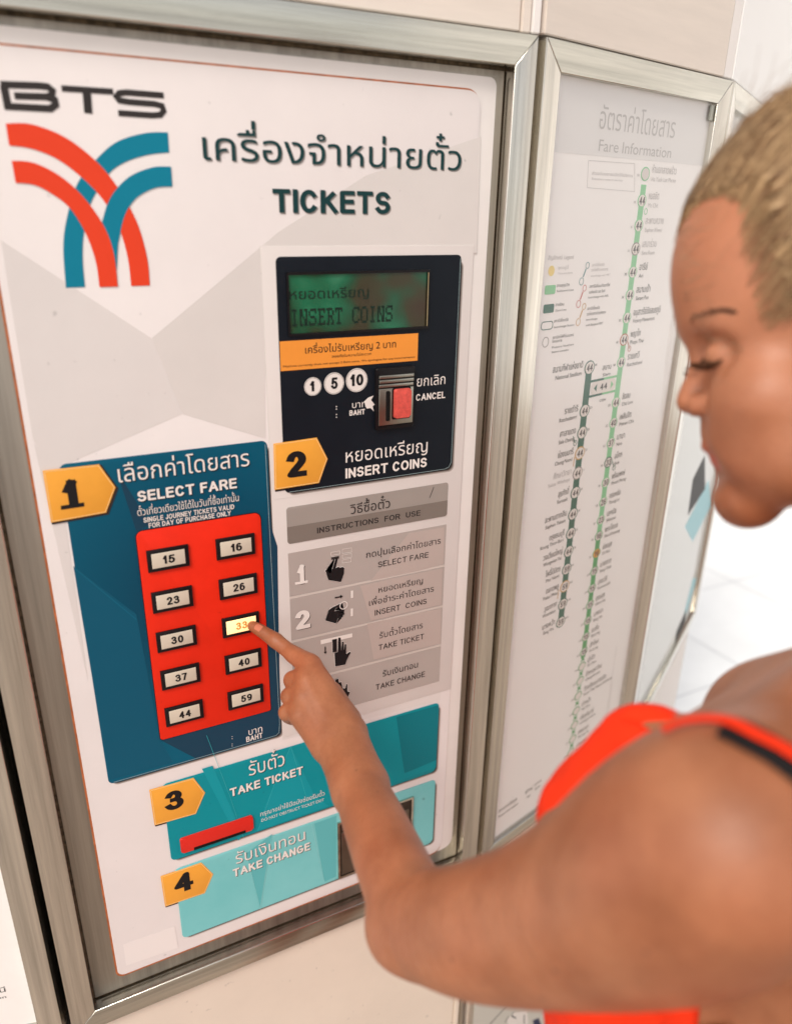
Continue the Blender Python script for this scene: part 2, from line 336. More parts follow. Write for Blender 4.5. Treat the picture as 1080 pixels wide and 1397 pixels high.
def txt(pl, s, p0, p1, h, m, parent, w, off=0., sh=None, shd=(.0008, -.001), z=None, name='lettering'):
    """p0, p1: baseline ends and h: capital height, in pixels of view z=(ox, oy, scale) of the photograph"""
    ox, oy, sc = z or (0, 0, 1); a = pl.at(ox + p0[0] / sc, oy + p0[1] / sc); b = pl.at(ox + p1[0] / sc, oy + p1[1] / sc)
    mx, my = (p0[0] + p1[0]) / 2, (p0[1] + p1[1]) / 2
    hh = pl.at(ox + mx / sc, oy + (my - h) / sc)[1] - pl.at(ox + mx / sc, oy + my / sc)[1]
    v = (a[1] + b[1]) / 2
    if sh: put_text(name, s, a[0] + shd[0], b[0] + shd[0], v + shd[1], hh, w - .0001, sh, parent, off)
    return put_text(name, s, a[0], b[0], v, hh, w, m, parent, off)

# ================================================================== THE TICKET MACHINE
TM = empty('ticket_machine', (0, 0, Z0), 0, 'steel framed ticket vending machine with red fare buttons on a white panel', 'ticket machine')
mol, mil, mir, mor = -.0841, -.0556, .4700, .4962; mot, mit, mib, mob = .3812, .3532, -.6817, -.7100
def frame_set(parent, l0, l1, r1, r0, t0, t1, b1, b0, w0, w1, top_m=None, bev=.0012):
    g = .00025
    prism('frame_rail', [(l0, t0), (r0, t0), (r1, t1), (l1, t1)], w0, w1, M_STEELH, parent, bev)
    prism('frame_rail', [(l0, b0), (r0, b0), (r1, b1), (l1, b1)], w0, w1, M_STEELH, parent, bev)
    prism('frame_upright', [(l0, t0 - g), (l1 - g, t1), (l1 - g, b1), (l0, b0 + g)], w0, w1, M_STEELV, parent, bev)
    prism('frame_upright', [(r0, t0 - g), (r1 + g, t1), (r1 + g, b1), (r0, b0 + g)], w0, w1, M_STEELV, parent, bev)
frame_set(TM, mol, mil, mir, mor, mot, mit, mib, mob, -.03, MZ)
prism('groove', rect(mil - .004, mib - .004, mir + .004, mit + .004), -.032, -.006, M_GROOVE, TM)
prism('surround', rr(mil + .0085, mib + .0075, mir - .0045, mit - .0085, .004), -.0055, -.0016, M_SURR, TM, .0008)
# narrow second lip in the groove
prism('groove_lip', rect(mil + .0030, mib + .003, mir - .0014, mit - .003), -.006, -.0035, M_SURR, TM, .0005, )
prism('base_plate', rr(-.0230, -.6545, .4582, .3432, (.004, .008, .016, .006)), -.0015, -.0009, M_PLATE, TM, .0003)
prism('rusty_edge', rr(-.0252, -.6572, .4398, .3316, (.003, .016, .018, .010)), -.0014, -.0005, M_EDGE, TM)
CP = prism('printed_panel', rr(-.0231, -.6545, .4404, .3300, (.003, .015, .018, .009)), -.0008, 0, M_CARD, TM, .0002)

Zc = (0, 0, 1); Z1 = (0, 0, 2.842); Z2 = (240, 100, 2.16); Z3 = (340, 320, 3.1765); Z4 = (40, 580, 2.794); Z5 = (360, 640, 3.857); Z6 = (120, 940, 2.077)
def px(z, pts, pl=CARDP): return [pl.at(z[0] + x / z[2], z[1] + y / z[2]) for x, y in pts]
# printed facets of the artwork
flat('artwork_facet', [px(Zc, [(207, 461), (380, 316), (499, 239), (655.5, 186), (650, 345), (360, 340), (362, 598), (250, 565)])], .0002, M_F1, CP)
flat('artwork_facet', [px(Zc, [(1, 327), (206, 461), (249, 564), (75, 640), (45, 600)])], .00015, M_F2, CP)
flat('artwork_facet', [px(Zc, [(46, 604), (78, 634), (120, 930)])], .00018, M_F2, CP)
flat('artwork_facet', [px(Zc, [(365, 690), (388, 672), (602, 938), (600, 955), (385, 1010)])], .00015, M_F2, CP)
prism('old_sticker', px(Zc, [(168, 1289), (238, 1264), (243, 1293), (172, 1318)]), .0002, .0003, M_F3, CP)
# pale surround behind box 2 and the instructions
prism('insert_board', rect(.2027, -.372, .4404, .1866), 0.0, .0006, M_PALE, CP, .0002)
prism('insert_seam', rect(.2027, .1866, .4400, .1872), 0.0, .0004, M_F1, CP)
prism('insert_seam', rect(.2019, -.372, .2026, .1870), 0.0, .0004, M_F1, CP)
prism('insert_seam', rect(.2040, -.0655, .4395, -.0650), 0.0, .0008, M_F1, CP)

# logo -------------------------------------------------------------
def band(outer, inner): return px(Z1, outer + inner[::-1])
def smooth(pts, n=6):
    out = []
    for i in range(len(pts) - 1):
        p0 = pts[max(0, i - 1)]; p1 = pts[i]; p2 = pts[i + 1]; p3 = pts[min(len(pts) - 1, i + 2)]
        for k in range(n):
            t = k / n
            out.append(tuple(.5 * ((2 * b) + (-a + c) * t + (2 * a - 5 * b + 4 * c - d) * t * t + (-a + 3 * b - 3 * c + d) * t ** 3) for a, b, c, d in zip(p0, p1, p2, p3)))
    return out + [pts[-1]]
def strip(name, A, B, w, m, parent):
    A = px(Z1, smooth(A)); B = px(Z1, smooth(B)); n = min(len(A), len(B))
    def res(P, n):
        d = [0]; 
        for i in range(1, len(P)): d.append(d[-1] + math.dist(P[i], P[i - 1]))
        return [(np.interp(d[-1] * k / (n - 1), d, [p[0] for p in P]), np.interp(d[-1] * k / (n - 1), d, [p[1] for p in P])) for k in range(n)]
    n = 40; A = res(A, n); B = res(B, n)
    V = [L(u, v, w) for u, v in A] + [L(u, v, w) for u, v in B]
    return link(name, mesh(V, [(i, i + 1, n + i + 1, n + i) for i in range(n - 1)]), parent, m)
strip('logo_band', [(650, 512), (560, 515), (450, 550), (370, 620), (300, 710), (262, 830), (245, 950), (255, 1115)], [(655, 590), (570, 600), (480, 630), (415, 680), (350, 790), (325, 900), (320, 1000), (329, 1112)], .0004, M_LOGOT, CP)
strip('logo_band', [(22, 478), (120, 480), (250, 530), (370, 622), (455, 725), (530, 860), (570, 1000), (580, 1106)], [(35, 563), (120, 575), (220, 615), (320, 690), (400, 775), (460, 880), (495, 1000), (508, 1108)], .0005, M_LOGOR, CP)
strip('logo_band', [(662, 645), (590, 648), (500, 685), (430, 760), (398, 850), (396, 890), (440, 1010), (449, 1045)], [(667, 722), (600, 728), (530, 765), (485, 830), (460, 930), (456, 960), (453, 1020), (450, 1052)], .0006, M_LOGOT, CP)
strip('logo_band', [(45, 622), (130, 630), (230, 680), (320, 760), (400, 872), (440, 980), (456, 1110)], [(60, 708), (130, 715), (200, 750), (270, 805), (330, 900), (370, 1010), (385, 1112)], .0007, M_LOGOR, CP)
S1 = lambda pts, wd: stroke(px(Z1, pts), wd / 2.842 / 1390)
flat('logo_lettering', [S1([(2, 326), (150, 331), (185, 335), (203, 350), (200, 368), (180, 374), (55, 370)], 19), S1([(180, 374), (212, 386), (216, 404), (195, 420), (15, 410)], 19.5), S1([(14, 330), (30, 412)], 22)], .0004, M_INKG, CP)
flat('logo_lettering', [S1([(238, 341), (438, 354)], 17), S1([(335, 350), (342, 438)], 25)], .0004, M_INKG, CP)
flat('logo_lettering', [S1([(634, 369), (490, 357), (462, 360), (451, 374), (462, 388), (500, 394), (600, 402), (628, 410), (634, 428), (622, 444), (590, 446), (458, 437)], 17.5)], .0004, M_INKG, CP)
# title ------------------------------------------------------------
TX = lambda s, p0, p1, h, m, z, w=.0005, par=CP, **k: txt(CARDP, s, p0, p1, h, m, par, w, z=z, **k)
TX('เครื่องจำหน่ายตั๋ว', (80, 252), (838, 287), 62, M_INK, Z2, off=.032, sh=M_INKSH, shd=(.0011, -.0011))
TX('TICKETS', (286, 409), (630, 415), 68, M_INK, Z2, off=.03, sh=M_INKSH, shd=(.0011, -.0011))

# ---------------------------------------------------------------- box 1: choose the fare
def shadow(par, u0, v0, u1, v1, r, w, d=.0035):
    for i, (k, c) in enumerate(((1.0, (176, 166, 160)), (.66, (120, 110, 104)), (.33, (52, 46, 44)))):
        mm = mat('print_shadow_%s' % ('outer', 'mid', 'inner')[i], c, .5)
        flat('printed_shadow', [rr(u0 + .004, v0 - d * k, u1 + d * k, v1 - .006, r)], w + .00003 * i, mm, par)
shadow(CP, 0, -.367, .2, 0, .007, .00025)
B1 = prism('fare_plate', rr(0, -.367, .2, 0, (.006, .006, .009, .006)), .0002, .0006, M_BLUE, TM, .0002)
for o_ in (B1,): pass
flat('artwork_facet', [px(Zc, [(100, 772), (186, 838), (218, 1009), (236, 1040), (149, 1064)])], .0008, M_BLUE if 0 else mat('blue_facet_low', (6, 84, 110), .4), B1)
flat('artwork_facet', [stroke(px(Zc, [(103, 776), (186, 845)]), .0005)], .0009, M_BLUEF, B1)
flat('artwork_facet', [px(Zc, [(158, 640), (186, 725), (205, 715)])], .0008, M_BLUEF2, B1)
flat('artwork_facet', [px(Zc, [(220, 1010), (367, 970), (364, 702), (378, 745), (382, 1001), (268, 1035)])], .0008, M_BLUEF2, B1)
flat('plate_outline', [stroke([(.1978, -.004), (.1988, -.35), (.1975, -.3625), (.194, -.3655), (.005, -.3655)], .0005)], .001, M_LINE, B1)
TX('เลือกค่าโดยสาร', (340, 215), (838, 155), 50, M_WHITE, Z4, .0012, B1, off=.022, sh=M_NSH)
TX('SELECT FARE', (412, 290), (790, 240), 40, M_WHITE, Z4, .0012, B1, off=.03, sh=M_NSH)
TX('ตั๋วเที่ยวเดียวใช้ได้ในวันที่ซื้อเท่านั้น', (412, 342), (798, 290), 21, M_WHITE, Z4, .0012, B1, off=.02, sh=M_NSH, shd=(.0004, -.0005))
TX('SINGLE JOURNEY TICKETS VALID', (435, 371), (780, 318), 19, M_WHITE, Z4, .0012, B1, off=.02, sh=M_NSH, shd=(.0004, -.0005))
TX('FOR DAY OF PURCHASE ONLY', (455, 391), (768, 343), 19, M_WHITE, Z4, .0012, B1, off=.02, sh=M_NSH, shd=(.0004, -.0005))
TX('บาท', (835, 1181), (887, 1166), 19, M_WHITE, Z4, .0012, B1, off=.02)
TX('BAHT', (826, 1207), (888, 1190), 20, M_WHITE, Z4, .0012, B1, off=.02)
flat('lettering', [disc(*px(Z4, [(772, y)])[0], .0005, 8) for y in (1186, 1194, 1214, 1221)], .0012, M_WHITE, B1)
RP = prism('button_panel', rr(.0600, -.3272, .1885, -.0770, (.007, .007, .002, .003)), .0004, .0016, M_RED, TM, .0005)
prism('panel_shadow_gap', rr(.0592, -.3280, .1893, -.0762, (.0075, .0075, .0025, .0035)), .0003, .0010, M_BLK, TM)  # thin black outline round the red panel
rows = (-.1105, -.1574, -.2044, -.2514, -.2992); fares = (('15', '23', '30', '37', '44'), ('16', '26', '33', '40', '59'))
M_LIT = mat('lit_window', (255, 226, 170), .35)
b_ = M_LIT.node_tree.nodes['Principled BSDF']; b_.inputs['Emission Color'].default_value = (1, .50, .20, 1); b_.inputs['Emission Strength'].default_value = .85
M_LITINK = mat('lit_digits', (188, 120, 48), .5); bb = M_LITINK.node_tree.nodes['Principled BSDF']; bb.inputs['Emission Color'].default_value = (.8, .4, .12, 1); bb.inputs['Emission Strength'].default_value = .3
for ci, uc in enumerate((.0886, .1593)):
    for ri, vc in enumerate(rows):
        hw, hh = .0210, .0119
        fr = prism('fare_button', rect(uc - hw, vc - hh, uc + hw, vc + hh), .0014, .0042, M_BLK, TM, .0006, None)
        lit = fares[ci][ri] == '33'
        prism('button_window', rect(uc - hw + .0042, vc - hh + .0038, uc + hw - .0042, vc + hh - .0038), .0035, .0047, M_LIT if lit else M_IVORY, fr, .0005)
        dw = .0066 if fares[ci][ri] != '16' and fares[ci][ri] != '15' else .0062
        put_text('lettering', fares[ci][ri], uc - dw, uc + dw, vc - .0044, .0090, .0049, M_LITINK if lit else M_INKK, fr, .026)
# amber tags --------------------------------------------------------
def tag5(z, pts, digit, dp0, dp1, h, off=.05, serif=False):
    P = px(z, pts); c = (sum(p[0] for p in P) / 5, sum(p[1] for p in P) / 5)
    sc_ = lambda k, du=0, dv=0: [(c[0] + (u - c[0]) * k + du, c[1] + (v - c[1]) * k + dv) for u, v in P]
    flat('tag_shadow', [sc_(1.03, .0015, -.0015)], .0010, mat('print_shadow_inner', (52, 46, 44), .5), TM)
    t = prism('number_tag', sc_(1.0), .0010, .0017, M_ORANGE, TM, .0002)
    flat('tag_outline', [stroke([*sc_(.955), sc_(.955)[0]], .0005)], .0019, mat('pale_amber', (250, 214, 150), .5), t)
    TX(digit, dp0, dp1, h, M_INKK, z, .0020, t, off=off)
    if serif:
        a = px(z, [(dp0[0] - 12, dp0[1] + 2), (dp1[0] + 12, dp1[1] - 2), (dp1[0] + 11, dp1[1] - 17), (dp0[0] - 13, dp0[1] - 13)]); flat('lettering', [a], .0021, M_INKK, t)
tag5(Z4, [(50, 172), (265, 148), (328, 235), (292, 332), (82, 370)], '1', (132, 318), (196, 309), 108, .05, True)
tag5(Z3, [(103, 905), (290, 878), (337, 970), (300, 1075), (108, 1105)], '2', (158, 1053), (247, 1043), 112, .04)
tag5(Z6, [(173, 285), (298, 250), (331, 292), (305, 352), (188, 385)], '3', (217, 347), (272, 331), 54, .032)
tag5(Z6, [(205, 530), (320, 490), (354, 523), (330, 577), (218, 615)], '4', (245, 580), (299, 562), 53, .032)

# ---------------------------------------------------------------- box 2: coins
shadow(CP, .217, -.0602, .4251, .1773, .007, .0008)
B2 = prism('coin_plate', rr(.2170, -.0602, .4251, .1773, (.005, .005, .009, .006)), .0006, .0012, M_NAVY, TM, .0002)
flat('plate_outline', [stroke([(.4238, .174), (.4240, -.052), (.421, -.0575), (.416, -.0592), (.222, -.0592)], .0005)], .0015, M_LINE, B2)
# display: recessed tray behind a bezel
M_LCD = bpy.data.materials.new('display_screen'); M_LCD.use_nodes = True; nt = M_LCD.node_tree; b = nt.nodes['Principled BSDF']
tc = nt.nodes.new('ShaderNodeTexCoord'); n = nt.nodes.new('ShaderNodeTexNoise'); n.inputs['Scale'].default_value = 17; n.inputs['Detail'].default_value = 1.5; nt.links.new(tc.outputs['Object'], n.inputs['Vector'])
r = nt.nodes.new('ShaderNodeValToRGB'); cr = r.color_ramp; cr.elements[0].position = .30; cr.elements[0].color = lin((58, 42, 24)); cr.elements[1].position = .74; cr.elements[1].color = lin((70, 142, 108))  # screen's blurred light put into the colour as a green-brown mottle
for p_, c_ in ((.42, (54, 52, 28)), (.50, (28, 74, 48)), (.60, (26, 104, 72))): e = cr.elements.new(p_); e.color = lin(c_)
nt.links.new(n.outputs['Fac'], r.inputs[0]); nt.links.new(r.outputs[0], b.inputs['Base Color']); b.inputs['Roughness'].default_value = .25
nt.links.new(r.outputs[0], b.inputs['Emission Color']); b.inputs['Emission Strength'].default_value = .0
du0, du1, dv0, dv1 = .2268, .3862, .1030, .1632
prism('display_bezel', rect(du0, dv0, du1, dv1), .0010, .0032, M_BLK, B2, 0, rect(du0 + .002, dv0 + .0025, du1 - .003, dv1 - .0025))
prism('bezel_glint', rect(du1 - .0026, dv0 + .003, du1 - .0018, dv1 - .003), .0028, .0034, mat('brass_edge', (190, 172, 130), .35, .6), B2)  # thin pale strip paints the light caught on the bezel edge
prism('display_screen', rect(du0 + .0005, dv0 + .0005, du1 - .0015, dv1 - .0005), .0011, .0014, M_LCD, B2)
# dot-matrix characters of the display
FONT = {'I': '01110 00100 00100 00100 00100 00100 01110', 'N': '11011 11001 11001 10101 10011 10011 11011', 'S': '01111 10001 10000 01110 00001 10001 11110', 'E': '11111 01001 01000 01110 01000 01001 11111',
        'R': '11110 01001 01001 01110 01010 01001 11011', 'T': '11111 10101 00100 00100 00100 00100 01110', 'C': '01111 10001 10000 10000 10000 10001 01110', 'O': '01110 10001 10001 10001 10001 10001 01110'}
polys = []; ua, va = CARDP.at(340 + 178 / 3.1765, 320 + 398 / 3.1765); ub, vb = CARDP.at(340 + 622 / 3.1765, 320 + 374 / 3.1765); cw_ = (ub - ua) / 12
chv = .0165; v_ = (va + vb) / 2
for i, ch in enumerate('INSERT COINS'):
    if ch == ' ': continue
    for rI, row in enumerate(FONT[ch].split()):
        for c_, bit in enumerate(row):
            if bit == '1':
                pu = ua + i * cw_ + c_ * cw_ * .17; pv = v_ + chv * (6 - rI) / 7
                polys.append(rect(pu, pv, pu + cw_ * .16, pv + chv / 7 * .93))
flat('display_lettering', polys, .0017, mat('display_dark', (22, 44, 34), .5), B2)
TX('หยอดเหรียญ', (172, 276), (515, 272), 34, mat('display_dark', (22, 44, 34), .5), Z3, .0017, B2, off=.012, name='display_lettering')
SK = prism('orange_sticker', rect(.2177, .0695, .3746, .0986), .0012, .0015, M_STK, B2)
TX('เครื่องไม่รับเหรียญ 2 บาท', (240, 514), (632, 487), 24, M_INKK, Z3, .0017, SK, off=.012)
TX('ขออภัยในความไม่สะดวก', (355, 531), (525, 521), 9, M_INKK, Z3, .0017, SK)
TX('Machine currently does not accept 2 Baht coins. We apologize for any inconvenience', (145, 577), (714, 530), 9, M_INKK, Z3, .0017, SK)
for (cx, cy, rp, s, x0, x1, h) in ((273, 657, 37, '1', 259, 281, 44), (365, 643.5, 43, '5', 350, 380, 50), (463, 629.5, 46, '10', 433, 491, 50)):
    cu, cv = px(Z3, [(cx, cy)])[0]; rad = (px(Z3, [(cx + rp, cy)])[0][0] - cu)
    cs = prism('coin_symbol', disc(cu, cv, rad), .0012, .0015, M_WHITE, B2)
    flat('coin_symbol_ring', [stroke(disc(cu, cv, rad * .93) + disc(cu, cv, rad * .93)[:1], .0003)], .0016, M_INKG, cs)
    TX(s, (x0, cy + h / 2), (x1, cy + h / 2 - 2), h, M_INKK, Z3, .0018, cs, off=.03)
flat('lettering', [disc(*px(Z3, [(375, y)])[0], .0007, 8) for y in (744, 755, 778, 790)], .0015, M_WHITE, B2)
TX('บาท', (443, 750), (503, 745), 22, M_WHITE, Z3, .0016, B2, off=.03); TX('BAHT', (431, 783), (498, 777), 23, M_WHITE, Z3, .0016, B2, off=.03)
TX('ยกเลิก', (722, 657), (845, 646), 34, M_WHITE, Z3, .0016, B2, off=.012); TX('CANCEL', (718, 718), (845, 708), 29, M_WHITE, Z3, .0016, B2, off=.02)
TX('หยอดเหรียญ', (415, 980), (768, 946), 44, M_WHITE, Z3, .0016, B2, off=.016, sh=M_NSH); TX('INSERT COINS', (414, 1053), (765, 1007), 42, M_WHITE, Z3, .0016, B2, off=.026, sh=M_NSH)
prism('peeled_patch', px(Z3, [(494, 722), (512, 705), (535, 696), (524, 715), (540, 735), (531, 742), (536, 764), (522, 750), (505, 752)]), .0017, .0019, M_WHITE, B2)
# coin unit
su0, su1, sv0, sv1 = .3228, .3700, -.0020, .0650
SL = prism('coin_unit', rr(su0, sv0, su1, sv1, .002), .0012, .0050, M_BLK, TM, .0012)
M_SLOTM = steel('worn_slot_plate', (.42, .42, .37), .3, (60, 60, 60), .45, 1.2)
prism('slot_plate', rect(su0 + .0030, sv0 + .0050, su1 - .0022, .0430), .0049, .0065, M_SLOTM, SL, .0006)
for k in range(3): prism('slot_rib', rect(su0 + .003, .0442 + k * .0048, su1 - .0022, .0478 + k * .0048), .0049, .0073 - .0008 * (k == 0), M_SLOTM, SL, .001)
prism('coin_slot', rr(.3340, .0075, .3383, .0405, .0015), .0064, .0067, M_BLACK, SL)
prism('coin_slot_lip', rr(.3383, .0065, .3400, .0410, .0006), .0064, .0085, M_SLOTM, SL, .0004)
prism('button_well', rr(.3415, .0085, .3643, .0432, .002), .0064, .0069, M_BLK, SL)
prism('cancel_button', rr(.3430, .0105, .3630, .0420, .0022), .0067, .0110, mat('faded_red_button', (218, 88, 78), .45, grain=.22, gscale=220, bump=.4, bscale=1500), SL, .0018)

# ---------------------------------------------------------------- instructions
uL, uR = .2179, .4217
IB = prism('instruction_header', rr(uL, -.1192, uR, -.0766, .0035), .0004, .0010, M_G1, TM, .0001)
flat('artwork_facet', [rr(uL, -.1192, uR, -.0992, (0, 0, .0035, .0035))], .0012, M_G2, IB)
flat('artwork_facet', [stroke(px(Z5, [(890, 92), (868, 150)]), .0005)], .0014, M_INKG, IB)
TX('วิธีซื้อตั๋ว', (450, 233), (660, 203), 38, M_INKG, Z5, .0014, IB, off=.012); TX('INSTRUCTIONS  FOR  USE', (277, 335), (819, 243), 29, M_INKG, Z5, .0014, IB, off=.012)
rowT, rowB = -.1304, -.3540; rh = (rowT - rowB + .0035) / 4
RW = []
for i in range(4):
    t_ = rowT - i * rh; b_2 = t_ - rh + .0035
    RW.append(prism('instruction_row', rect(uL, b_2, uR, t_), .0004, .0010, M_G3, TM))
    if i < 3: flat('artwork_line', [rect(uL, b_2 - .0030, uR, b_2 - .0004)], .0010, M_GL, TM)
flat('artwork_facet', [px(Z5, [(560, 585), (760, 335), (945, 305), (940, 500), (800, 535)])], .0012, M_G4, RW[0])
flat('artwork_facet', [px(Z5, [(505, 615), (560, 600), (935, 520), (930, 712), (560, 795)])], .0012, M_G4, RW[1])
flat('artwork_facet', [px(Z5, [(575, 1000), (540, 812), (930, 730), (925, 918)])], .0012, M_G4, RW[2])
TI = lambda s, a, b_, h, i, **k: TX(s, a, b_, h, M_INKG, Z5, .0014, RW[i], **k)
TI('กดปุ่มเลือกค่าโดยสาร', (535, 463), (926, 392), 25, 0, off=.012); TI('SELECT FARE', (597, 515), (862, 463), 29, 0)
TI('หยอดเหรียญ', (600, 641), (832, 606), 24, 1, off=.012); TI('เพื่อชำระค่าโดยสาร', (550, 712), (890, 646), 24, 1, off=.012); TI('INSERT  COINS', (580, 767), (852, 708), 28, 1)
TI('รับตั๋วโดยสาร', (605, 884), (832, 838), 24, 2, off=.012); TI('TAKE TICKET', (600, 950), (838, 893), 28, 2)
TI('รับเงินทอน', (622, 1086), (806, 1044), 24, 3, off=.012); TI('TAKE CHANGE', (585, 1158), (843, 1092), 28, 3)
for i, (s, a, b_, h) in enumerate((('1', (172, 606), (214, 598), 100), ('2', (162, 846), (242, 830), 97), ('3', (160, 1085), (238, 1066), 92), ('4', (160, 1315), (240, 1296), 88))):
    TX(s, a, b_, h, M_WHITE, Z5, .0015, RW[i], off=.035, sh=M_INKG, shd=(.0007, -.0007))
    if s == '1': flat('lettering', [px(Z5, [(162, 607), (228, 595), (228, 582), (160, 594)])], .0016, M_WHITE, RW[i])
def icon(i, polys, halo=True, m=M_INKK, w=.0016):
    P = [px(Z5, p) for p in polys]
    if halo: flat('icon_outline', [stroke(p + p[:2], .0010) for p in P], w - .0002, M_WHITE, RW[i])
    flat('icon', P, w, m, RW[i])
icon(0, [[(376, 462), (386, 470), (374, 520), (386, 511), (398, 516), (410, 512), (420, 518), (418, 548), (402, 592), (340, 582), (338, 562), (318, 532), (326, 527), (346, 548), (358, 520)]])
flat('icon', [stroke(px(Z5, p), .0004) for p in ([(350, 436), (396, 428), (396, 445), (350, 452), (350, 436)], [(350, 460), (370, 457)], [(410, 420), (458, 412), (458, 435), (410, 442), (410, 420)], [(410, 450), (458, 442), (458, 462), (410, 468), (410, 450)], [(410, 476), (456, 468), (456, 486), (410, 492), (410, 476)])], .0014, M_WHITE, RW[0])
flat('icon', [px(Z5, [(352, 462), (392, 455), (392, 468), (352, 475)])], .00145, M_INKG, RW[0])
icon(1, [[(322, 795), (340, 738), (352, 728), (408, 700), (414, 708), (378, 728), (366, 745), (420, 735), (420, 745), (382, 756), (420, 752), (420, 762), (384, 770), (412, 768), (412, 777), (386, 784), (376, 810)]])
flat('icon', [stroke(disc(*px(Z5, [(416, 714)])[0], .0048, 24) + disc(*px(Z5, [(416, 714)])[0], .0048, 24)[:1], .0010)], .0018, M_WHITE, RW[1])
flat('icon', [px(Z5, [(454, 638), (466, 636), (466, 675), (454, 677)]), px(Z5, [(453, 732), (465, 730), (465, 770), (453, 772)])], .0016, M_WHITE, RW[1])
flat('icon', [px(Z5, [(370, 671), (398, 666), (398, 659), (413, 666), (399, 678), (399, 672), (370, 678)])], .0016, M_INKK, RW[1])
flat('icon', [px(Z5, [(296, 898), (462, 862), (462, 882), (297, 920)])], .0014, M_WHITE, RW[2])
icon(2, [[(357, 897), (380, 892), (382, 958), (358, 963)], [(368, 968), (385, 960), (388, 885), (400, 884), (404, 955), (408, 905), (416, 905), (418, 952), (422, 918), (430, 918), (430, 972), (448, 958), (454, 962), (434, 1000), (425, 1026), (372, 1036)]])
flat('icon', [px(Z5, [(317, 932), (322, 931), (322, 958), (328, 957), (320, 970), (312, 960), (317, 959)])], .0016, M_INKK, RW[2])
icon(3, [[(372, 1108), (388, 1100), (392, 1120), (404, 1118), (412, 1150), (424, 1152), (430, 1128), (436, 1130), (436, 1166), (450, 1172), (430, 1215), (380, 1225)]])

# ---------------------------------------------------------------- boxes 3 and 4
shadow(CP, .0556, -.5021, .4230, -.3879, .007, .0007)
B3 = prism('ticket_plate', rr(.0556, -.5021, .4230, -.3879, (.006, .006, .009, .006)), .0007, .0013, M_T3, TM, .0002)
flat('artwork_facet', [px(Z6, [(322, 225), (352, 216), (438, 412), (425, 428)])], .0015, M_T3b, B3)
flat('artwork_facet', [px(Z6, [(573, 160), (640, 300), (680, 330), (480, 400), (500, 330)])], .0015, M_T3b, B3)
flat('artwork_facet', [px(Z6, [(872, 78), (990, 45), (985, 200), (895, 238)])], .0015, M_T3c, B3)
flat('artwork_line', [stroke(px(Z6, [(573, 160), (530, 260), (480, 400)]), .0004), stroke(px(Z6, [(573, 160), (625, 330)]), .0004), stroke(px(Z6, [(335, 130), (400, 300), (440, 420)]), .0004)] , .0017, mat('pale_teal_line', (60, 176, 184), .4), B3)
TX('รับตั๋ว', (455, 243), (556, 215), 30, M_WHITE, Z6, .0018, B3, off=.03, sh=M_NSH); TX('TAKE TICKET', (402, 303), (608, 240), 23, M_WHITE, Z6, .0018, B3, off=.03, sh=M_NSH)
TX('กรุณาอย่าใช้มือบังช่องรับตั๋ว', (487, 358), (669, 300), 9.5, M_WHITE, Z6, .0018, B3, off=.008); TX('DO NOT OBSTRUCT TICKET EXIT', (490, 375), (667, 315), 8, M_WHITE, Z6, .0018, B3, off=.008)
RS = prism('ticket_slot_plate', rr(*px(Z6, [(263, 462)])[0], *px(Z6, [(464, 354)])[0], .003), .0013, .0042, mat('red_slot_plate', (214, 44, 34), .35), TM, .0012)
_a, _b = px(Z6, [(298, 448)])[0], px(Z6, [(444, 402)])[0]; vm = (_a[1] + _b[1]) / 2
prism('ticket_slot', rect(_a[0], vm - .0006, _b[0], vm + .0034), .0040, .0045, M_BLACK, RS)
shadow(CP, .0578, -.6315, .4230, -.5167, .007, .0007)
cu0 = px(Z6, [(705, 450)])[0][0]; cu1 = px(Z6, [(918, 330)])[0][0]; cv1 = px(Z6, [(915, 303)])[0][1]; cv0 = px(Z6, [(706, 535)])[0][1]
B4 = prism('change_plate', rr(.0578, -.6315, .4230, -.5167, (.006, .006, .008, .006)), .0007, .0013, M_T4, TM, .0002)
flat('artwork_facet', [px(Z6, [(447, 465), (520, 410), (485, 620)])], .0015, M_T4b, B4)
flat('artwork_facet', [px(Z6, [(640, 380), (702, 358), (702, 530), (668, 545)])], .0015, M_T4b, B4)
flat('artwork_line', [stroke(px(Z6, [(447, 465), (487, 622)]), .0004), stroke(px(Z6, [(520, 410), (487, 622)]), .0004), stroke(px(Z6, [(632, 382), (668, 545)]), .0004)], .0017, mat('pale_aqua_line', (150, 214, 214), .4), B4)
TX('รับเงินทอน', (418, 492), (614, 427), 24, M_WHITE, Z6, .0018, B4, off=.03, sh=M_NSH); TX('TAKE CHANGE', (410, 530), (628, 455), 22, M_WHITE, Z6, .0018, B4, off=.03, sh=M_NSH)
CT = prism('change_tray', rect(cu0, cv0, cu1, cv1), .0012, .0040, M_STEELH, TM, 0, rect(cu0 + .003, cv0 + .003, cu1 - .003, cv1 - .003))
prism('tray_recess', rect(cu0 + .002, cv0 + .002, cu1 - .002, cv1 - .002), .0013, .0017, mat('tray_dark', (70, 60, 52), .3, .5, grain=.3, gscale=30), CT)
prism('tray_flap', rect(cu0 + .006, cv0 + .004, cu1 - .006, cv1 - .020), .0016, .0028, mat('tray_flap_steel', (120, 108, 96), .3, .9, grain=.15, gscale=30), CT, .0008)

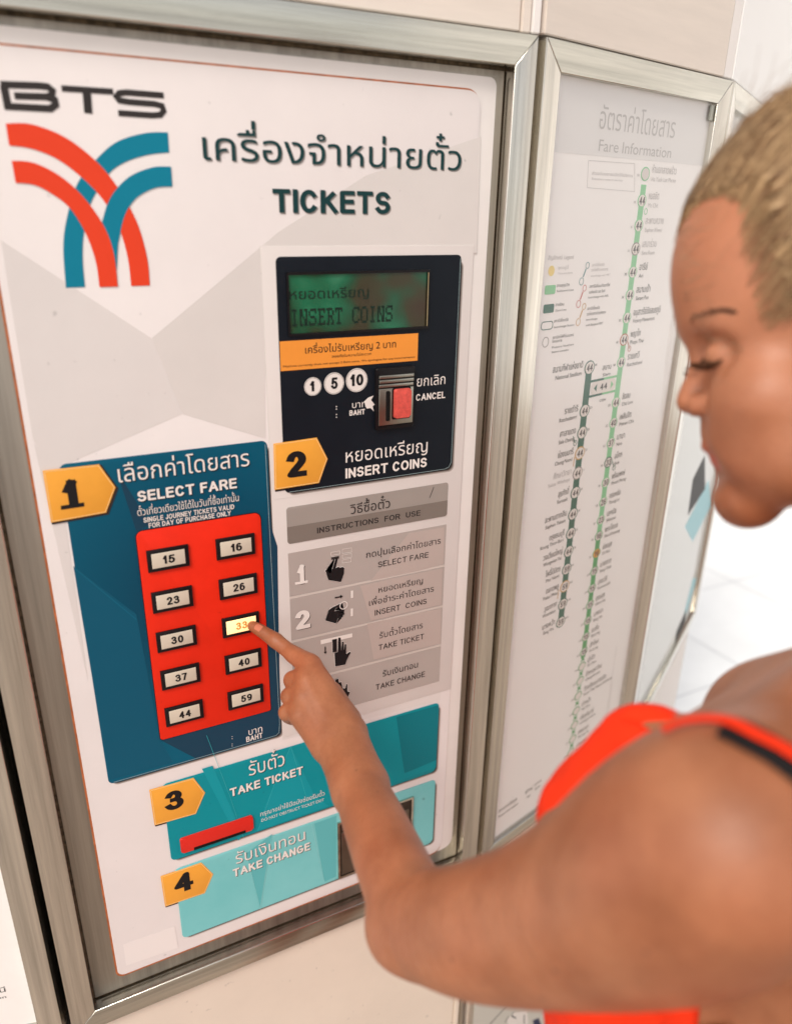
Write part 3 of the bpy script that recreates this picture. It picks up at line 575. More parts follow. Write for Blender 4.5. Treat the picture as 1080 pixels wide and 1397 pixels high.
# ================================================================== FARE BOARD
FB = empty('fare_board', (OX, -MZ, Z0), TH, 'steel framed fare information board with a green route map, right of the machine', 'fare board')
fol, fil, fir, for_ = 0.0012, .0285, .3605, .3925; fot, fit_, fib, fob = .3812, .3525, -.6785, -.7010
frame_set(FB, fol, fil, fir, for_, fot, fit_, fib, fob, -.035, 0)
fw = -.0085
FC = prism('map_sheet', rect(fil - .002, fib - .004, fir + .002, fit_ + .004), fw - .003, fw, mat('map_paper', (246, 242, 239), .35, grain=.015, gscale=5), FB)
Fz = (680, 0, 2.7); Fm = (660, 320, 3.493); Fl = (660, 680, 3.173)
M_FG = mat('faded_grey_ink', (190, 186, 184), .5); M_LG = mat('light_green_ink', (132, 202, 148), .45); M_GG = mat('green_ink', (70, 160, 92), .45); M_DG = mat('dark_green_line', (22, 96, 78), .45); M_HB = mat('header_grey', (229, 226, 224), .38)  # header grey and upper lettering paled to paint in the pane's sky glare
FARES = Plane(FAREP.P0 + FAREP.n * fw, FAREP.t, FAREP.n)
fp = lambda z, pts: px(z, pts, FARES)
FX = lambda s, p0, p1, h, m, z, w=fw + .0004, par=FC, **k: txt(FARES, s, p0, p1, h, m, par, w, z=z, **k)
hv = (fp(Fz, [(205, 560)])[0][1] + fp(Fz, [(745, 608)])[0][1]) / 2
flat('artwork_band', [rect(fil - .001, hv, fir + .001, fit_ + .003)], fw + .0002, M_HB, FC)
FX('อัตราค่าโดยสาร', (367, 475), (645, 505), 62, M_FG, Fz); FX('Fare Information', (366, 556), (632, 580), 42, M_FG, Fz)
bx = fp(Fz, [(330, 590), (500, 602), (500, 705), (325, 690)])
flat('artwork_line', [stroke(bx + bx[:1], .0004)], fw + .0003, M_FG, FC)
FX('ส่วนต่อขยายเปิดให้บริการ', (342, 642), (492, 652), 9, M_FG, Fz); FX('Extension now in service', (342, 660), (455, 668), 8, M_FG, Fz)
# stations
GU, SU = .2240, .1512
def gv(py, pxx): return FARES.at(pxx, py)[1]
green = [(880, 237, '', 'ห้าแยกลาดพร้าว', 'Ha Yaek Lat Phrao', 'N9'), (874.4, 273.3, '44', 'หมอชิต', 'Mo Chit', 'N8'), (870.7, 307.4, '44', 'สะพานควาย', 'Saphan Khwai', 'N7'), (867, 339.3, '44', 'เสนาร่วม', 'Sena Ruam', 'N6'), (863, 371, '44', 'อารีย์', 'Ari', 'N5'),
         (858.9, 402.2, '44', 'สนามเป้า', 'Sanam Pao', 'N4'), (855.6, 433.3, '44', 'อนุสาวรีย์ชัยสมรภูมิ', 'Victory Monument', 'N3'), (851.5, 463, '44', 'พญาไท', 'Phaya Thai', 'N2'), (848.5, 493.7, '44', 'ราชเทวี', 'Ratchathewi', 'N1'),
         (841.5, 548.2, '44', 'ชิดลม', 'Chit Lom', 'E1'), (837.8, 576.2, '40', 'เพลินจิต', 'Phloen Chit', 'E2'), (834.6, 603.4, '37', 'นานา', 'Nana', 'E3'), (831.2, 629.8, '33', 'อโศก', 'Asok', 'E4'), (827.8, 657.2, '30', 'พร้อมพงษ์', 'Phrom Phong', 'E5'),
         (824, 684, '26', 'ทองหล่อ', 'Thong Lo', 'E6'), (820.6, 708.5, '23', 'เอกมัย', 'Ekkamai', 'E7'), (817.9, 730.4, '16', 'พระโขนง', 'Phra Khanong', 'E8'), (814.7, 754, '16', 'อ่อนนุช', 'On Nut', 'E9'), (811.6, 778.3, '15', 'บางจาก', 'Bang Chak', 'E10'),
         (808.1, 802.3, '15', 'ปุณณวิถี', 'Punnawithi', 'E11'), (805.3, 824.3, '15', 'อุดมสุข', 'Udom Suk', 'E12'), (802.1, 846.4, '15', 'บางนา', 'Bang Na', 'E13'), (799.3, 868.2, '15', 'แบริ่ง', 'Bearing', 'E14'), (796.1, 889, '15', 'สำโรง', 'Samrong', 'E15'),
         (793.3, 909.1, '', 'ปู่เจ้า', 'Pu Chao', 'E16'), (790.5, 929, '', 'ช้างเอราวัณ', 'Chang Erawan', 'E17'), (787.6, 949.5, '', 'โรงเรียนนายเรือ', 'Royal Thai Naval Academy', 'E18'), (785.1, 970, '', 'ปากน้ำ', 'Pak Nam', 'E19'), (782.3, 989.5, '', 'ศรีนครินทร์', 'Srinagarindra', 'E20'),
         (779.4, 1009, '', 'แพรกษา', 'Phraek Sa', 'E21'), (776.6, 1027.6, '', 'สายลวด', 'Sai Luat', 'E22'), (774.1, 1045.6, '', 'เคหะฯ', 'Kheha', 'E23')]
silom = [(804, 501.2, '44', 'สนามกีฬาแห่งชาติ', 'National Stadium', 'W1'), (797.7, 560, '44', 'ราชดำริ', 'Ratchadamri', 'S1'), (794.6, 589.7, '44', 'ศาลาแดง', 'Sala Daeng', 'S2'), (791.4, 617.7, '44', 'ช่องนนทรี', 'Chong Nonsi', 'S3'), (788.3, 645, '44', 'ศึกษาวิทยา', 'Suksa Witthaya', 'S4'),
         (785.1, 671.6, '44', 'สุรศักดิ์', 'Surasak', 'S5'), (781.7, 701, '44', 'สะพานตากสิน', 'Saphan Taksin', 'S6'), (778.5, 727.3, '44', 'กรุงธนบุรี', 'Krung Thon Buri', 'S7'), (775.7, 751.9, '44', 'วงเวียนใหญ่', 'Wongwian Yai', 'S8'), (772.8, 776.1, '59', 'โพธิ์นิมิตร', 'Pho Nimit', 'S9'),
         (770, 799.8, '59', 'ตลาดพลู', 'Talat Phlu', 'S10'), (766.8, 824, '59', 'วุฒากาศ', 'Wutthakat', 'S11'), (763.7, 848.6, '59', 'บางหว้า', 'Bang Wa', 'S12')]
def fv(i, lst): return gv(lst[i][1], lst[i][0])
gvs = [fv(i, green) for i in range(len(green))]; svs = [fv(i, silom) for i in range(len(silom))]
k1 = 2
flat('route_line', [rect(GU - .0058, gvs[16], GU + .0058, gvs[0] - .012)], fw + .0002, M_LG, FC)
flat('route_line', [rect(GU - .0058, gvs[23] - .010, GU + .0058, gvs[16])], fw + .0002, M_GG, FC)
flat('route_line', [[(GU - .0062, (a + b) / 2 + .0045), (GU - .0025, (a + b) / 2), (GU - .0062, (a + b) / 2 - .0045), (GU, (a + b) / 2 - .0028), (GU + .0062, (a + b) / 2 - .0045), (GU + .0025, (a + b) / 2), (GU + .0062, (a + b) / 2 + .0045), (GU, (a + b) / 2 + .0028)] for a, b in zip(gvs[23:31], gvs[24:32])], fw + .0002, M_GG, FC)
flat('route_line', [rect(SU - .0068, svs[-1], SU + .0068, svs[0])], fw + .0002, M_DG, FC)
sv_ = FARES.at(822.6, 526.7)[1]
flat('route_line', [rect(SU + .004, sv_ + .0085, (SU + GU) / 2, sv_ + .0115), rect(SU + .004, sv_ - .0115, (SU + GU) / 2, sv_ - .0085)], fw + .0003, M_DG, FC)
flat('route_line', [rect((SU + GU) / 2, sv_ + .0085, GU - .004, sv_ + .0115), rect((SU + GU) / 2, sv_ - .0115, GU - .004, sv_ - .0085)], fw + .0003, M_LG, FC)
SIAM = prism('station_marker', rr(SU + .0085, sv_ - .0085, GU - .0075, sv_ + .0085, .0083), fw + .0002, fw + .0006, M_WHITE, FC)
put_text('lettering', '44', SU + .029, SU + .045, sv_ - .0042, .0085, fw + .0009, M_INKG, SIAM, .012)
flat('icon', [[(SU + .015, sv_), (SU + .021, sv_ + .005), (SU + .021, sv_ - .005)]], fw + .0009, M_DG, SIAM); flat('icon', [[(GU - .013, sv_), (GU - .019, sv_ + .005), (GU - .019, sv_ - .005)]], fw + .0009, M_LG, SIAM)
put_text('lettering', 'สยาม', SU + .030, SU + .050, sv_ + .022, .0055, fw + .0004, M_INKG, FC, .01); put_text('lettering', 'Siam', SU + .032, SU + .050, sv_ + .0135, .0042, fw + .0004, M_INKG, FC); put_text('lettering', 'CEN', SU + .032, SU + .046, sv_ - .0205, .0032, fw + .0004, M_INKG, FC)
def station(u, v, num, th_, en, code, left, rcol, dark, fill=M_WHITE, pale_ink=False, big=1.):
    ru, rx = (.0092, .0110) if left else (.0080, .0098)
    o = prism('station_marker', disc(u, v, rx, 28, ru), fw + .0002, fw + .0004, rcol, FC)
    flat('marker_face', [disc(u, v, rx - .0016, 28, ru - .0014)], fw + .0006, fill, o)
    ink = M_FG if pale_ink else M_INKG
    if num: put_text('lettering', num, u - .0062, u + .0062, v - .0045, .0090, fw + .0008, M_INKG, o, .014)
    wt = .0048 * len([c for c in th_ if c not in UP + TONE + LOW]); we = .0034 * len(en)
    if left:
        put_text('station_name', th_, u - .0155 - wt, u - .0155, v + .0020, .0066, fw + .0004, ink, o, .030); put_text('station_name', en, u - .0165 - we, u - .0165, v - .0075, .0052, fw + .0004, ink, o, .016)
        put_text('station_code', code, u + .0115, u + .0115 + .0023 * len(code), v + .0005, .0032, fw + .0004, ink, o)
    else:
        put_text('station_name', th_, u + .0145, u + .0145 + wt, v + .0020, .0066, fw + .0004, ink, o, .030); put_text('station_name', en, u + .0155, u + .0155 + we, v - .0075, .0050, fw + .0004, ink, o, .014)
        put_text('station_code', code, u - .0180, u - .0180 + .0023 * len(code), v - .0035, .0032, fw + .0004, ink, o)
for i, (a, b_, num, th_, en, code) in enumerate(green):
    rc = M_LG if i < 16 else M_GG
    if code == 'N6': rc = mat('grey_ring', (150, 140, 136), .5)
    if code == 'N2': rc = mat('brown_ring', (176, 96, 60), .5)
    if code == 'E4': rc = M_DG
    station(GU, gvs[i], num, th_, en, code, False, rc, False, M_ORANGE if code == 'E9' else (M_PALE if i == 0 else M_WHITE), pale_ink=(i <= 3))
for i, (a, b_, num, th_, en, code) in enumerate(silom):
    rc = M_DG
    if code in ('S3', 'S10'): rc = mat('ochre_ring', (206, 160, 84), .5)
    if code == 'S4': rc = mat('grey_ring', (150, 140, 136), .5)
    station(SU, svs[i], num, th_, en, code, True, rc, True, pale_ink=(code == 'S4'))
# small interchange symbols beside stations
for (cx, cy, c) in ((541, 778, M_LG), ):
    P = fp(Fz, [(cx, cy)])[0]; flat('interchange_symbol', [stroke(disc(*P, .0035, 14) + disc(*P, .0035, 14)[:1], .0007)], fw + .0004, c, FC)
for (cx, cy, c) in ((691, 543, mat('brown_ring', (176, 96, 60), .5)), (618, 1110, M_DG), (433, 993, M_DG)):
    P = fp(Fm, [(cx, cy)])[0]; flat('interchange_symbol', [stroke(disc(*P, .0036, 14) + disc(*P, .0036, 14)[:1], .0008), stroke([(P[0] - .006, P[1] + .010), (P[0], P[1])], .0012)], fw + .0004, c, FC)
flat('interchange_symbol', [stroke(fp(Fm, [(430, 1060), (424, 1105)]), .0012), stroke(fp(Fl, [(322, 395), (317, 435)]), .0012)], fw + .0004, mat('ochre_ring', (206, 160, 84), .5), FC)
# legend
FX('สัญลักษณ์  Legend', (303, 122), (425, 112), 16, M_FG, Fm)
P = fp(Fm, [(320, 172)])[0]; flat('legend_symbol', [disc(*P, .0058, 20)], fw + .0004, mat('pale_yellow_ink', (240, 214, 130), .5), FC)
for (x, y, c) in ((314, 262, M_LG), (307, 352, M_DG)):
    P = fp(Fm, [(x, y)])[0]; flat('legend_symbol', [rr(P[0] - .010, P[1] - .005, P[0] + .010, P[1] + .005, .002)], fw + .0004, c, FC)
P = fp(Fm, [(299, 433)])[0]; q = rr(P[0] - .011, P[1] - .0045, P[0] + .011, P[1] + .0045, .004); flat('legend_symbol', [stroke(q + q[:1], .0009)], fw + .0004, M_DG, FC)
P = fp(Fm, [(292, 512)])[0]; flat('legend_symbol', [stroke(disc(*P, .0058, 20) + disc(*P, .0058, 20)[:1], .0007)], fw + .0004, mat('grey_ring', (150, 140, 136), .5), FC)
for (x, y, c) in ((478, 180, mat('blue_green_ring', (96, 146, 150), .5)), (464, 288, mat('pink_ring', (206, 96, 92), .5)), (462, 375, mat('ochre_ring', (206, 160, 84), .5))):
    P = fp(Fm, [(x, y)])[0]; d1 = disc(P[0] - .0045, P[1] - .010, .0042, 16); d2 = disc(P[0] + .0045, P[1] + .008, .0036, 16)
    flat('legend_symbol', [stroke(d1 + d1[:1], .0007), stroke(d2 + d2[:1], .0007), stroke([(P[0] - .002, P[1] - .005), (P[0] + .002, P[1] + .004)], .0018)], fw + .0004, c, FC)
for (s, x0, y0, x1, y1, h) in (('จุดอยู่นี่', 350, 166, 400, 160, 11), ('You are here', 350, 190, 420, 184, 10), ('สายสุขุมวิท', 345, 250, 405, 243, 11), ('Sukhumvit Line', 345, 275, 425, 265, 10), ('สายสีลม', 338, 342, 380, 335, 11), ('Silom Line', 338, 367, 390, 360, 10),
                               ('สถานีเชื่อมต่อ', 331, 420, 400, 408, 11), ('Interchange Station', 331, 447, 428, 432, 10), ('สถานีรถไฟฟ้าในอนาคต', 325, 498, 425, 482, 11), ('โครงการ', 323, 517, 370, 508, 10), ('Future Station', 322, 545, 425, 524, 10), ('Station Location', 320, 567, 402, 550, 10),
                               ('สถานีเชื่อมต่อ', 512, 154, 572, 144, 11), ('รถไฟฟ้ามหานคร', 508, 180, 590, 165, 11), ('Interchange with MRT', 506, 206, 600, 190, 10), ('สถานีเชื่อมต่อรถไฟ', 500, 258, 598, 240, 11), ('แอร์พอร์ต เรล ลิงก์', 498, 284, 575, 270, 11), ('Interchange with ARL', 494, 308, 592, 290, 10),
                               ('สถานีเชื่อมต่อ', 490, 362, 550, 350, 11), ('รถโดยสารด่วนพิเศษ', 488, 388, 578, 372, 11), ('Interchange', 485, 412, 538, 402, 10), ('with Bangkok BRT', 483, 438, 565, 424, 10)):
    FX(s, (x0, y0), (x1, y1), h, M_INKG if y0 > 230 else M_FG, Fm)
FX('สอบถามข้อมูล', (62, 1357), (140, 1312), 10, M_INKG, Fl); FX('Route Information', (62, 1380), (145, 1330), 10, M_INKG, Fl)
FX('ผู้ใหญ่', (178, 1278), (208, 1258), 9, M_INKG, Fl); FX('Adult', (182, 1300), (200, 1288), 8, M_INKG, Fl); FX('บาท', (218, 1245), (245, 1228), 9, M_INKG, Fl); FX('Baht', (220, 1262), (243, 1248), 8, M_INKG, Fl)
a_ = fp(Fl, [(573, 640), (527, 1010)]); flat('artwork_line', [stroke([(a_[0][0], a_[0][1]), (a_[0][0], a_[1][1])], .0004), stroke([(a_[0][0] + .004, a_[0][1] - .07), (a_[0][0] + .004, a_[1][1])], .0003)], fw + .0003, M_FG, FC)
# clear pane over the map
M_GLASS = bpy.data.materials.new('clear_pane'); M_GLASS.use_nodes = True; nt = M_GLASS.node_tree; b = nt.nodes['Principled BSDF']
tr = nt.nodes.new('ShaderNodeBsdfTransparent'); gl = nt.nodes.new('ShaderNodeBsdfGlossy'); gl.inputs['Roughness'].default_value = .22
lw = nt.nodes.new('ShaderNodeLayerWeight'); pw = nt.nodes.new('ShaderNodeMath'); pw.operation = 'POWER'; pw.inputs[1].default_value = 3.0; nt.links.new(lw.outputs['Facing'], pw.inputs[0])
ml = nt.nodes.new('ShaderNodeMapRange'); ml.inputs[3].default_value = .07; ml.inputs[4].default_value = .95; nt.links.new(pw.outputs[0], ml.inputs[0]); mx = nt.nodes.new('ShaderNodeMixShader')
nt.links.new(ml.outputs[0], mx.inputs[0]); nt.links.new(tr.outputs[0], mx.inputs[1]); nt.links.new(gl.outputs[0], mx.inputs[2]); nt.links.new(mx.outputs[0], nt.nodes['Material Output'].inputs[0]); nt.nodes.remove(b)
link('glass_pane', mesh([L(fil - .001, fib - .002, fw + .003), L(fir + .001, fib - .002, fw + .003), L(fir + .001, fit_ + .002, fw + .003), L(fil - .001, fit_ + .002, fw + .003)], [(0, 1, 2, 3)]), FB, M_GLASS)
prism('pane_clip', rect(fir - .010, fit_ - .020, fir - .002, fit_ - .002), fw + .0032, fw + .006, M_SLOTM, FB, .0006)

# ================================================================== THIRD BOARD
TH3 = R_(32); E3 = np.array([OX, 0, MZ]) + np.array([math.cos(TH), 0, -math.sin(TH)]) * (for_ + .003)
TB = empty('map_board', (E3[0], -E3[2], Z0), TH3, 'steel framed map board with pale blue and black lines, past the fare board', 'map board')
frame_set(TB, .001, .036, .615, .655, fot, fit_, fib, fob, -.035, 0)
T3 = prism('map_sheet', rect(.034, fib - .004, .617, fit_ + .004), -.0115, -.0085, mat('third_paper', (206, 208, 204), .35, coat=.4), TB)
T3P = Plane(E3, (math.cos(TH3), 0, -math.sin(TH3)), (math.sin(TH3), 0, math.cos(TH3)))
t3 = lambda pts: [T3P.at(x, y) for x, y in pts]
for q in ([(940, 720), (972, 655), (975, 690), (950, 740)], [(925, 890), (950, 790), (955, 790), (935, 860)]): flat('map_river', [t3(q)], -.0083, mat('map_blue', (150, 204, 214), .4), T3)
for q in ([(944, 704), (951, 655), (967, 622), (967, 668)], [(920, 908), (928, 862), (941, 832), (937, 872)]): flat('map_line', [t3(q)], -.0082, M_INKK, T3)

# ================================================================== LEFT BOARD
THL = R_(14)
LB = empty('notice_board', (-.0935, -MZ, Z0), -THL, 'steel framed white notice board left of the ticket machine, cut by the frame edge', 'notice board')
frame_set(LB, -.40, -.37, -.027, 0, fot, fit_, fib, fob, -.035, 0)
LC = prism('notice_sheet', rect(-.372, fib - .004, -.025, fit_ + .004), -.012, -.0085, M_PLATE, LB)
LP = Plane((-.0935, 0, MZ), (math.cos(THL), 0, math.sin(THL)), (-math.sin(THL), 0, math.cos(THL)))
q = LP.at(6, 1362); put_text('lettering', 'สถานี', q[0] - .03, q[0], q[1], .006, -.0082, M_INKG, LC); put_text('lettering', 'Station', q[0] - .03, q[0] - .001, q[1] - .010, .004, -.0082, M_INKG, LC)

# ================================================================== CABINET behind the boards (posts, pale panels above and below)
CB = empty('kiosk_cabinet', (0, 0, 0), 0, 'pale panelled kiosk cabinet holding the row of boards, with steel cover strips', 'kiosk')
zt, zb = Z0 + .3835, Z0 - .7115
def wallp(name, P, d0, d1, z0, z1, m, back=.018, parent=CB, bev=.001):
    """box along the plane P from d0 to d1, z0..z1, front at depth -back"""
    t, n, o = P.t, P.n, P.P0; bm = bmesh.new(); vs = []
    for w_ in (-back, -back - .02):
        for d, z in ((d0, z0), (d1, z0), (d1, z1), (d0, z1)):
            q = o + t * d + n * w_; vs.append(bm.verts.new((q[0], -q[2], z)))
    for f in ((0, 1, 2, 3), (7, 6, 5, 4), (0, 4, 5, 1), (1, 5, 6, 2), (2, 6, 7, 3), (3, 7, 4, 0)): bm.faces.new([vs[i] for i in f])
    bmesh.ops.recalc_face_normals(bm, faces=bm.faces); bmesh.ops.bevel(bm, geom=bm.edges[:], offset=bev, segments=2, affect='EDGES')
    me = bpy.data.meshes.new(name); bm.to_mesh(me); bm.free(); return link(name, me, parent, m)
MP = Plane((0, 0, MZ), (1, 0, 0), (0, 0, 1))
wallp('upper_panel', MP, -.10, .4765, zt, zt + .55, M_UPPER, .006)
wallp('cover_strip', MP, .4775, .4880, zt - .001, zt + .55, M_UPPER, .004); wallp('cover_strip', MP, .4890, .4985, zt - .001, zt + .55, M_PLATE, .002)
wallp('upper_panel', FAREP, .000, .3700, zt, zt + .55, M_UPPER, .003); wallp('cover_strip', FAREP, .3712, .3930, zt, zt + .55, M_PLATE, .004)
wallp('upper_panel', T3P, .003, .655, zt, zt + .55, mat('bright_white_panel', (246, 244, 242), .35), .004)  # third section's panels painted whiter to stand in for overexposure
wallp('upper_panel', LP, -.40, -.012, zt, zt + .55, M_UPPER, .006)
wallp('lower_panel', MP, -.085, .4790, .10, zb - .0015, M_LOWER, .010); wallp('cover_strip', MP, .4800, .4880, .10, zb - .0015, M_LOWER, .006); wallp('cover_strip', MP, .4890, .4960, .10, zb - .0015, M_STEELV, .004)
wallp('lower_panel', FAREP, .0090, .3880, .10, zb + .008, M_LOWER, .010); wallp('lower_panel', T3P, .003, .655, .10, zb + .008, M_PLATE, .010); wallp('lower_panel', LP, -.40, -.012, .10, zb + .008, M_PLATE, .010)
# dark core and plinth behind
def col_poly(name, pts, z0, z1, m, parent):
    n = len(pts); V = [(x, y, z0) for x, y in pts] + [(x, y, z1) for x, y in pts]
    return link(name, mesh(V, [tuple(range(n)), tuple(range(2 * n - 1, n - 1, -1))] + [(i, i + n, (i + 1) % n + n, (i + 1) % n) for i in range(n)]), parent, m)
def wp(P, d, w_): q = P.P0 + P.t * d + P.n * w_; return (q[0], -q[2])
core = [wp(LP, -.39, -.04), wp(LP, 0.012, -.04), wp(MP, .50, -.046), wp(FAREP, .395, -.045), wp(T3P, .645, -.045), wp(T3P, .645, -.30), (wp(LP, -.39, -.60)[0], 1.0)]
col_poly('cabinet_core', core, .02, Z0 + .94, M_BLACK, CB)
core2 = [wp(LP, -.40, .0), wp(LP, .0, .0), wp(MP, .50, .0), wp(FAREP, .395, .0), wp(T3P, .655, .0), wp(T3P, .655, -.32), (wp(LP, -.40, -.60)[0], 1.05)]
col_poly('plinth', core2, 0, .098, M_SURR, CB)
col_poly('cabinet_roof', core2, Z0 + .941, Z0 + 1.0, M_UPPER, CB)
# poster under the fare board
PO = prism('skyline_poster', rect(.012, -1.35, .36, -.80), 0, .0008, mat('poster_paper', (204, 200, 190), .5), FB)
PO.location = (0, .0, 0)
for k in range(9):
    a = FAREP.at(669 + k * 2.6, 1396 - k * 2.9); flat('poster_mark', [disc(a[0], a[1], .0022, 8)], .0010, M_INKK, PO)
flat('poster_mark', [px(Zc, [(690, 1392), (700, 1382), (718, 1378), (720, 1397), (694, 1400)], FAREP)], .0011, M_WHITE, PO)
flat('poster_mark', [stroke(px(Zc, p, FAREP), .0022) for p in ([(688, 1395), (693, 1386)], [(700, 1380), (697, 1386), (703, 1389)], [(714, 1397), (714, 1384)])], .0012, M_INKK, PO)
flat('poster_mark', [px(Zc, [(726, 1392), (734, 1389), (738, 1400), (728, 1402)], FAREP)], .0012, mat('poster_blue', (44, 50, 84), .5), PO)

# ================================================================== FLOOR
def sheet(name, x0, y0, x1, y1, z, m, kind='structure'):
    o = link(name, mesh([(x0, y0, z), (x1, y0, z), (x1, y1, z), (x0, y1, z)], [(0, 1, 2, 3)]), None, m); o['kind'] = kind; return o
M_FLW = mat('pale_terrazzo_floor', (240, 242, 243), .45, grain=.05, gscale=3, bump=.05, bscale=60)
M_FLD = mat('brown_granite', (172, 158, 145), .5, grain=.12, gscale=60)
sheet('floor', -300, -300, 300, 300, -.004, M_FLW)
pv = link('paving', mesh([(-9, -9, .0), (7, -9, .0), (7, .35, .0), (-9, .35, .0)], [(0, 1, 2, 3)]), None, M_FLD); pv['kind'] = 'structure'  # unseen patch added in front, toned for what the steel reflects
JV, JF = [], []
for k in range(12):
    for (x0, y0, x1, y1) in ((1.2 + k * .6, .4, 1.206 + k * .6, 6.8), (1.2, .9 + k * .6, 8.2, .906 + k * .6)):
        if y0 > 6.7: continue
        n_ = len(JV); z_ = -.003 + (0 if x1 - x0 > .1 else .0006); JV += [(x0, y0, z_), (x1, y0, z_), (x1, y1, z_), (x0, y1, z_)]; JF.append((n_, n_ + 1, n_ + 2, n_ + 3))
jo = link('floor_joints', mesh(JV, JF), None, mat('grey_joint', (206, 208, 212), .6)); jo['kind'] = 'structure'
BW = empty('station_wall', (4.0, 7.0, 0), R_(-12), 'bright white rendered wall standing beyond the kiosk on the right', 'wall')  # made-up wall, added to turn the background white
col_poly('wall_face', [(-3, 0), (14, 0), (14, .4), (-3, .4)], 0, 6, mat('white_render', (244, 242, 240), .7, grain=.03, gscale=1.2), BW)
col_poly('wall_wing', [(7.5, -17), (7.9, -17), (7.9, -.002), (7.5, -.002)], 0, 6, mat('white_render', (244, 242, 240), .7), BW)  # unseen wing, added to brighten reflections in steel and glass
for k in range(3): col_poly('pilaster', [(-2 + k * 3, -.12), (-1.6 + k * 3, -.12), (-1.6 + k * 3, -.002), (-2 + k * 3, -.002)], 0, 6, mat('white_render', (244, 242, 240), .7), BW)
# ------ PERSON ------
# ================================================================== PERSON (one continuous body surface from blended limb volumes)
def K(px_, py_, d): return np.array([(px_ - PPX) / F_PX * d, (py_ - PPY) / F_PX * d, d])      # optical coordinates, metres
def K2W(P): q = (np.asarray(P) - TC) @ RC; return np.stack([q[..., 0], -q[..., 2], q[..., 1] + Z0], -1)
DN = RC @ np.array([0, -1., 0]); FWB = RC @ np.array([0, 0, -1.])          # world down, into the wall
HX = np.array([1., 0, 0]); HH = np.array([0.008, -.396, .918]); HH /= np.linalg.norm(HH)
class Body:
    def __init__(s): s.pr = []
    def cone(s, A, B, ra, rb, k=.006): s.pr.append(('c', np.array(A, float), np.array(B, float), ra, rb, k))
    def chain(s, pts, k=.006, n=5):
        """a limb: radius and centre follow a smooth curve through the given joints"""
        Q = np.array([list(p) + [r] for p, r in pts], float)
        if len(Q) > 2:
            E = np.vstack([2 * Q[0] - Q[1], Q, 2 * Q[-1] - Q[-2]]); out = []
            for i in range(1, len(E) - 2):
                for q in range(n):
                    t = q / n; a, b, c, d = E[i - 1:i + 3]; out.append(.5 * (2 * b + (c - a) * t + (2 * a - 5 * b + 4 * c - d) * t * t + (3 * b - a - 3 * c + d) * t ** 3))
            Q = np.array(out + [Q[-1]])
        s.pr.append(('h', Q[:, :3], Q[:, 3], k))
    def ell(s, C, axes, radii, k=.01): s.pr.append(('e', np.array(C, float), np.array(axes, float), np.array(radii, float), k))
    def sub(s, A, B, ra, rb, k=.004): s.pr.append(('s', np.array(A, float), np.array(B, float), ra, rb, k))
    def one(s, p, X):
        if p[0] == 'h':
            d = None
            for A, B, ra, rb in zip(p[1][:-1], p[1][1:], p[2][:-1], p[2][1:]):
                ba = B - A; pa = X - A; t = np.clip((pa @ ba) / max(ba @ ba, 1e-12), 0, 1); v = np.sqrt(np.maximum(((pa - t[:, None] * ba) ** 2).sum(1), 0)) - (ra + (rb - ra) * t); d = v if d is None else np.minimum(d, v)
            return d
        if p[0] in 'cs':
            ba = p[2] - p[1]; pa = X - p[1]; t = np.clip((pa @ ba) / max(ba @ ba, 1e-12), 0, 1)
            return np.linalg.norm(pa - t[:, None] * ba, axis=1) - (p[3] + (p[4] - p[3]) * t)
        q = (X - p[1]) @ p[2].T; k0 = np.linalg.norm(q / p[3], axis=1); k1 = np.linalg.norm(q / p[3] ** 2, axis=1)
        return k0 * (k0 - 1) / np.maximum(k1, 1e-9)
    def __call__(s, X, cull=None):
        d = np.full(len(X), 9., np.float64)
        for p in s.pr:
            k = p[-1]; v = s.one(p, X)
            if p[0] == 's': h = np.clip(.5 - .5 * (-v - d) / k * -1, 0, 1); h = np.clip(.5 + .5 * (-v - d) / k, 0, 1); d = d * (1 - h) + (-v) * h + k * h * (1 - h)
            else: h = np.clip(.5 + .5 * (d - v) / k, 0, 1); d = d * (1 - h) + v * h - k * h * (1 - h)
        return d
    def blockeval(s, X, bc, rad):
        """X (nb, n, 3) points of blocks with centres bc and radius rad"""
        D0 = np.stack([s.one(p, bc) for p in s.pr]); pos = np.array([p[0] != 's' for p in s.pr]); m = D0[pos].min(0)
        d = np.full(X.shape[:2], 9.)
        for i, p in enumerate(s.pr):
            k = p[-1]; sel = (D0[i] < m + 2.2 * rad + k) if p[0] != 's' else (D0[i] < rad * 1.1 + k + .002)
            if not sel.any(): continue
            Xi = X[sel]; v = s.one(p, Xi.reshape(-1, 3)).reshape(Xi.shape[:2]); di = d[sel]
            if p[0] == 's': h = np.clip(.5 + .5 * (-v - di) / k, 0, 1); d[sel] = di * (1 - h) + (-v) * h + k * h * (1 - h)
            else: h = np.clip(.5 + .5 * (di - v) / k, 0, 1); d[sel] = di * (1 - h) + v * h - k * h * (1 - h)
        return d
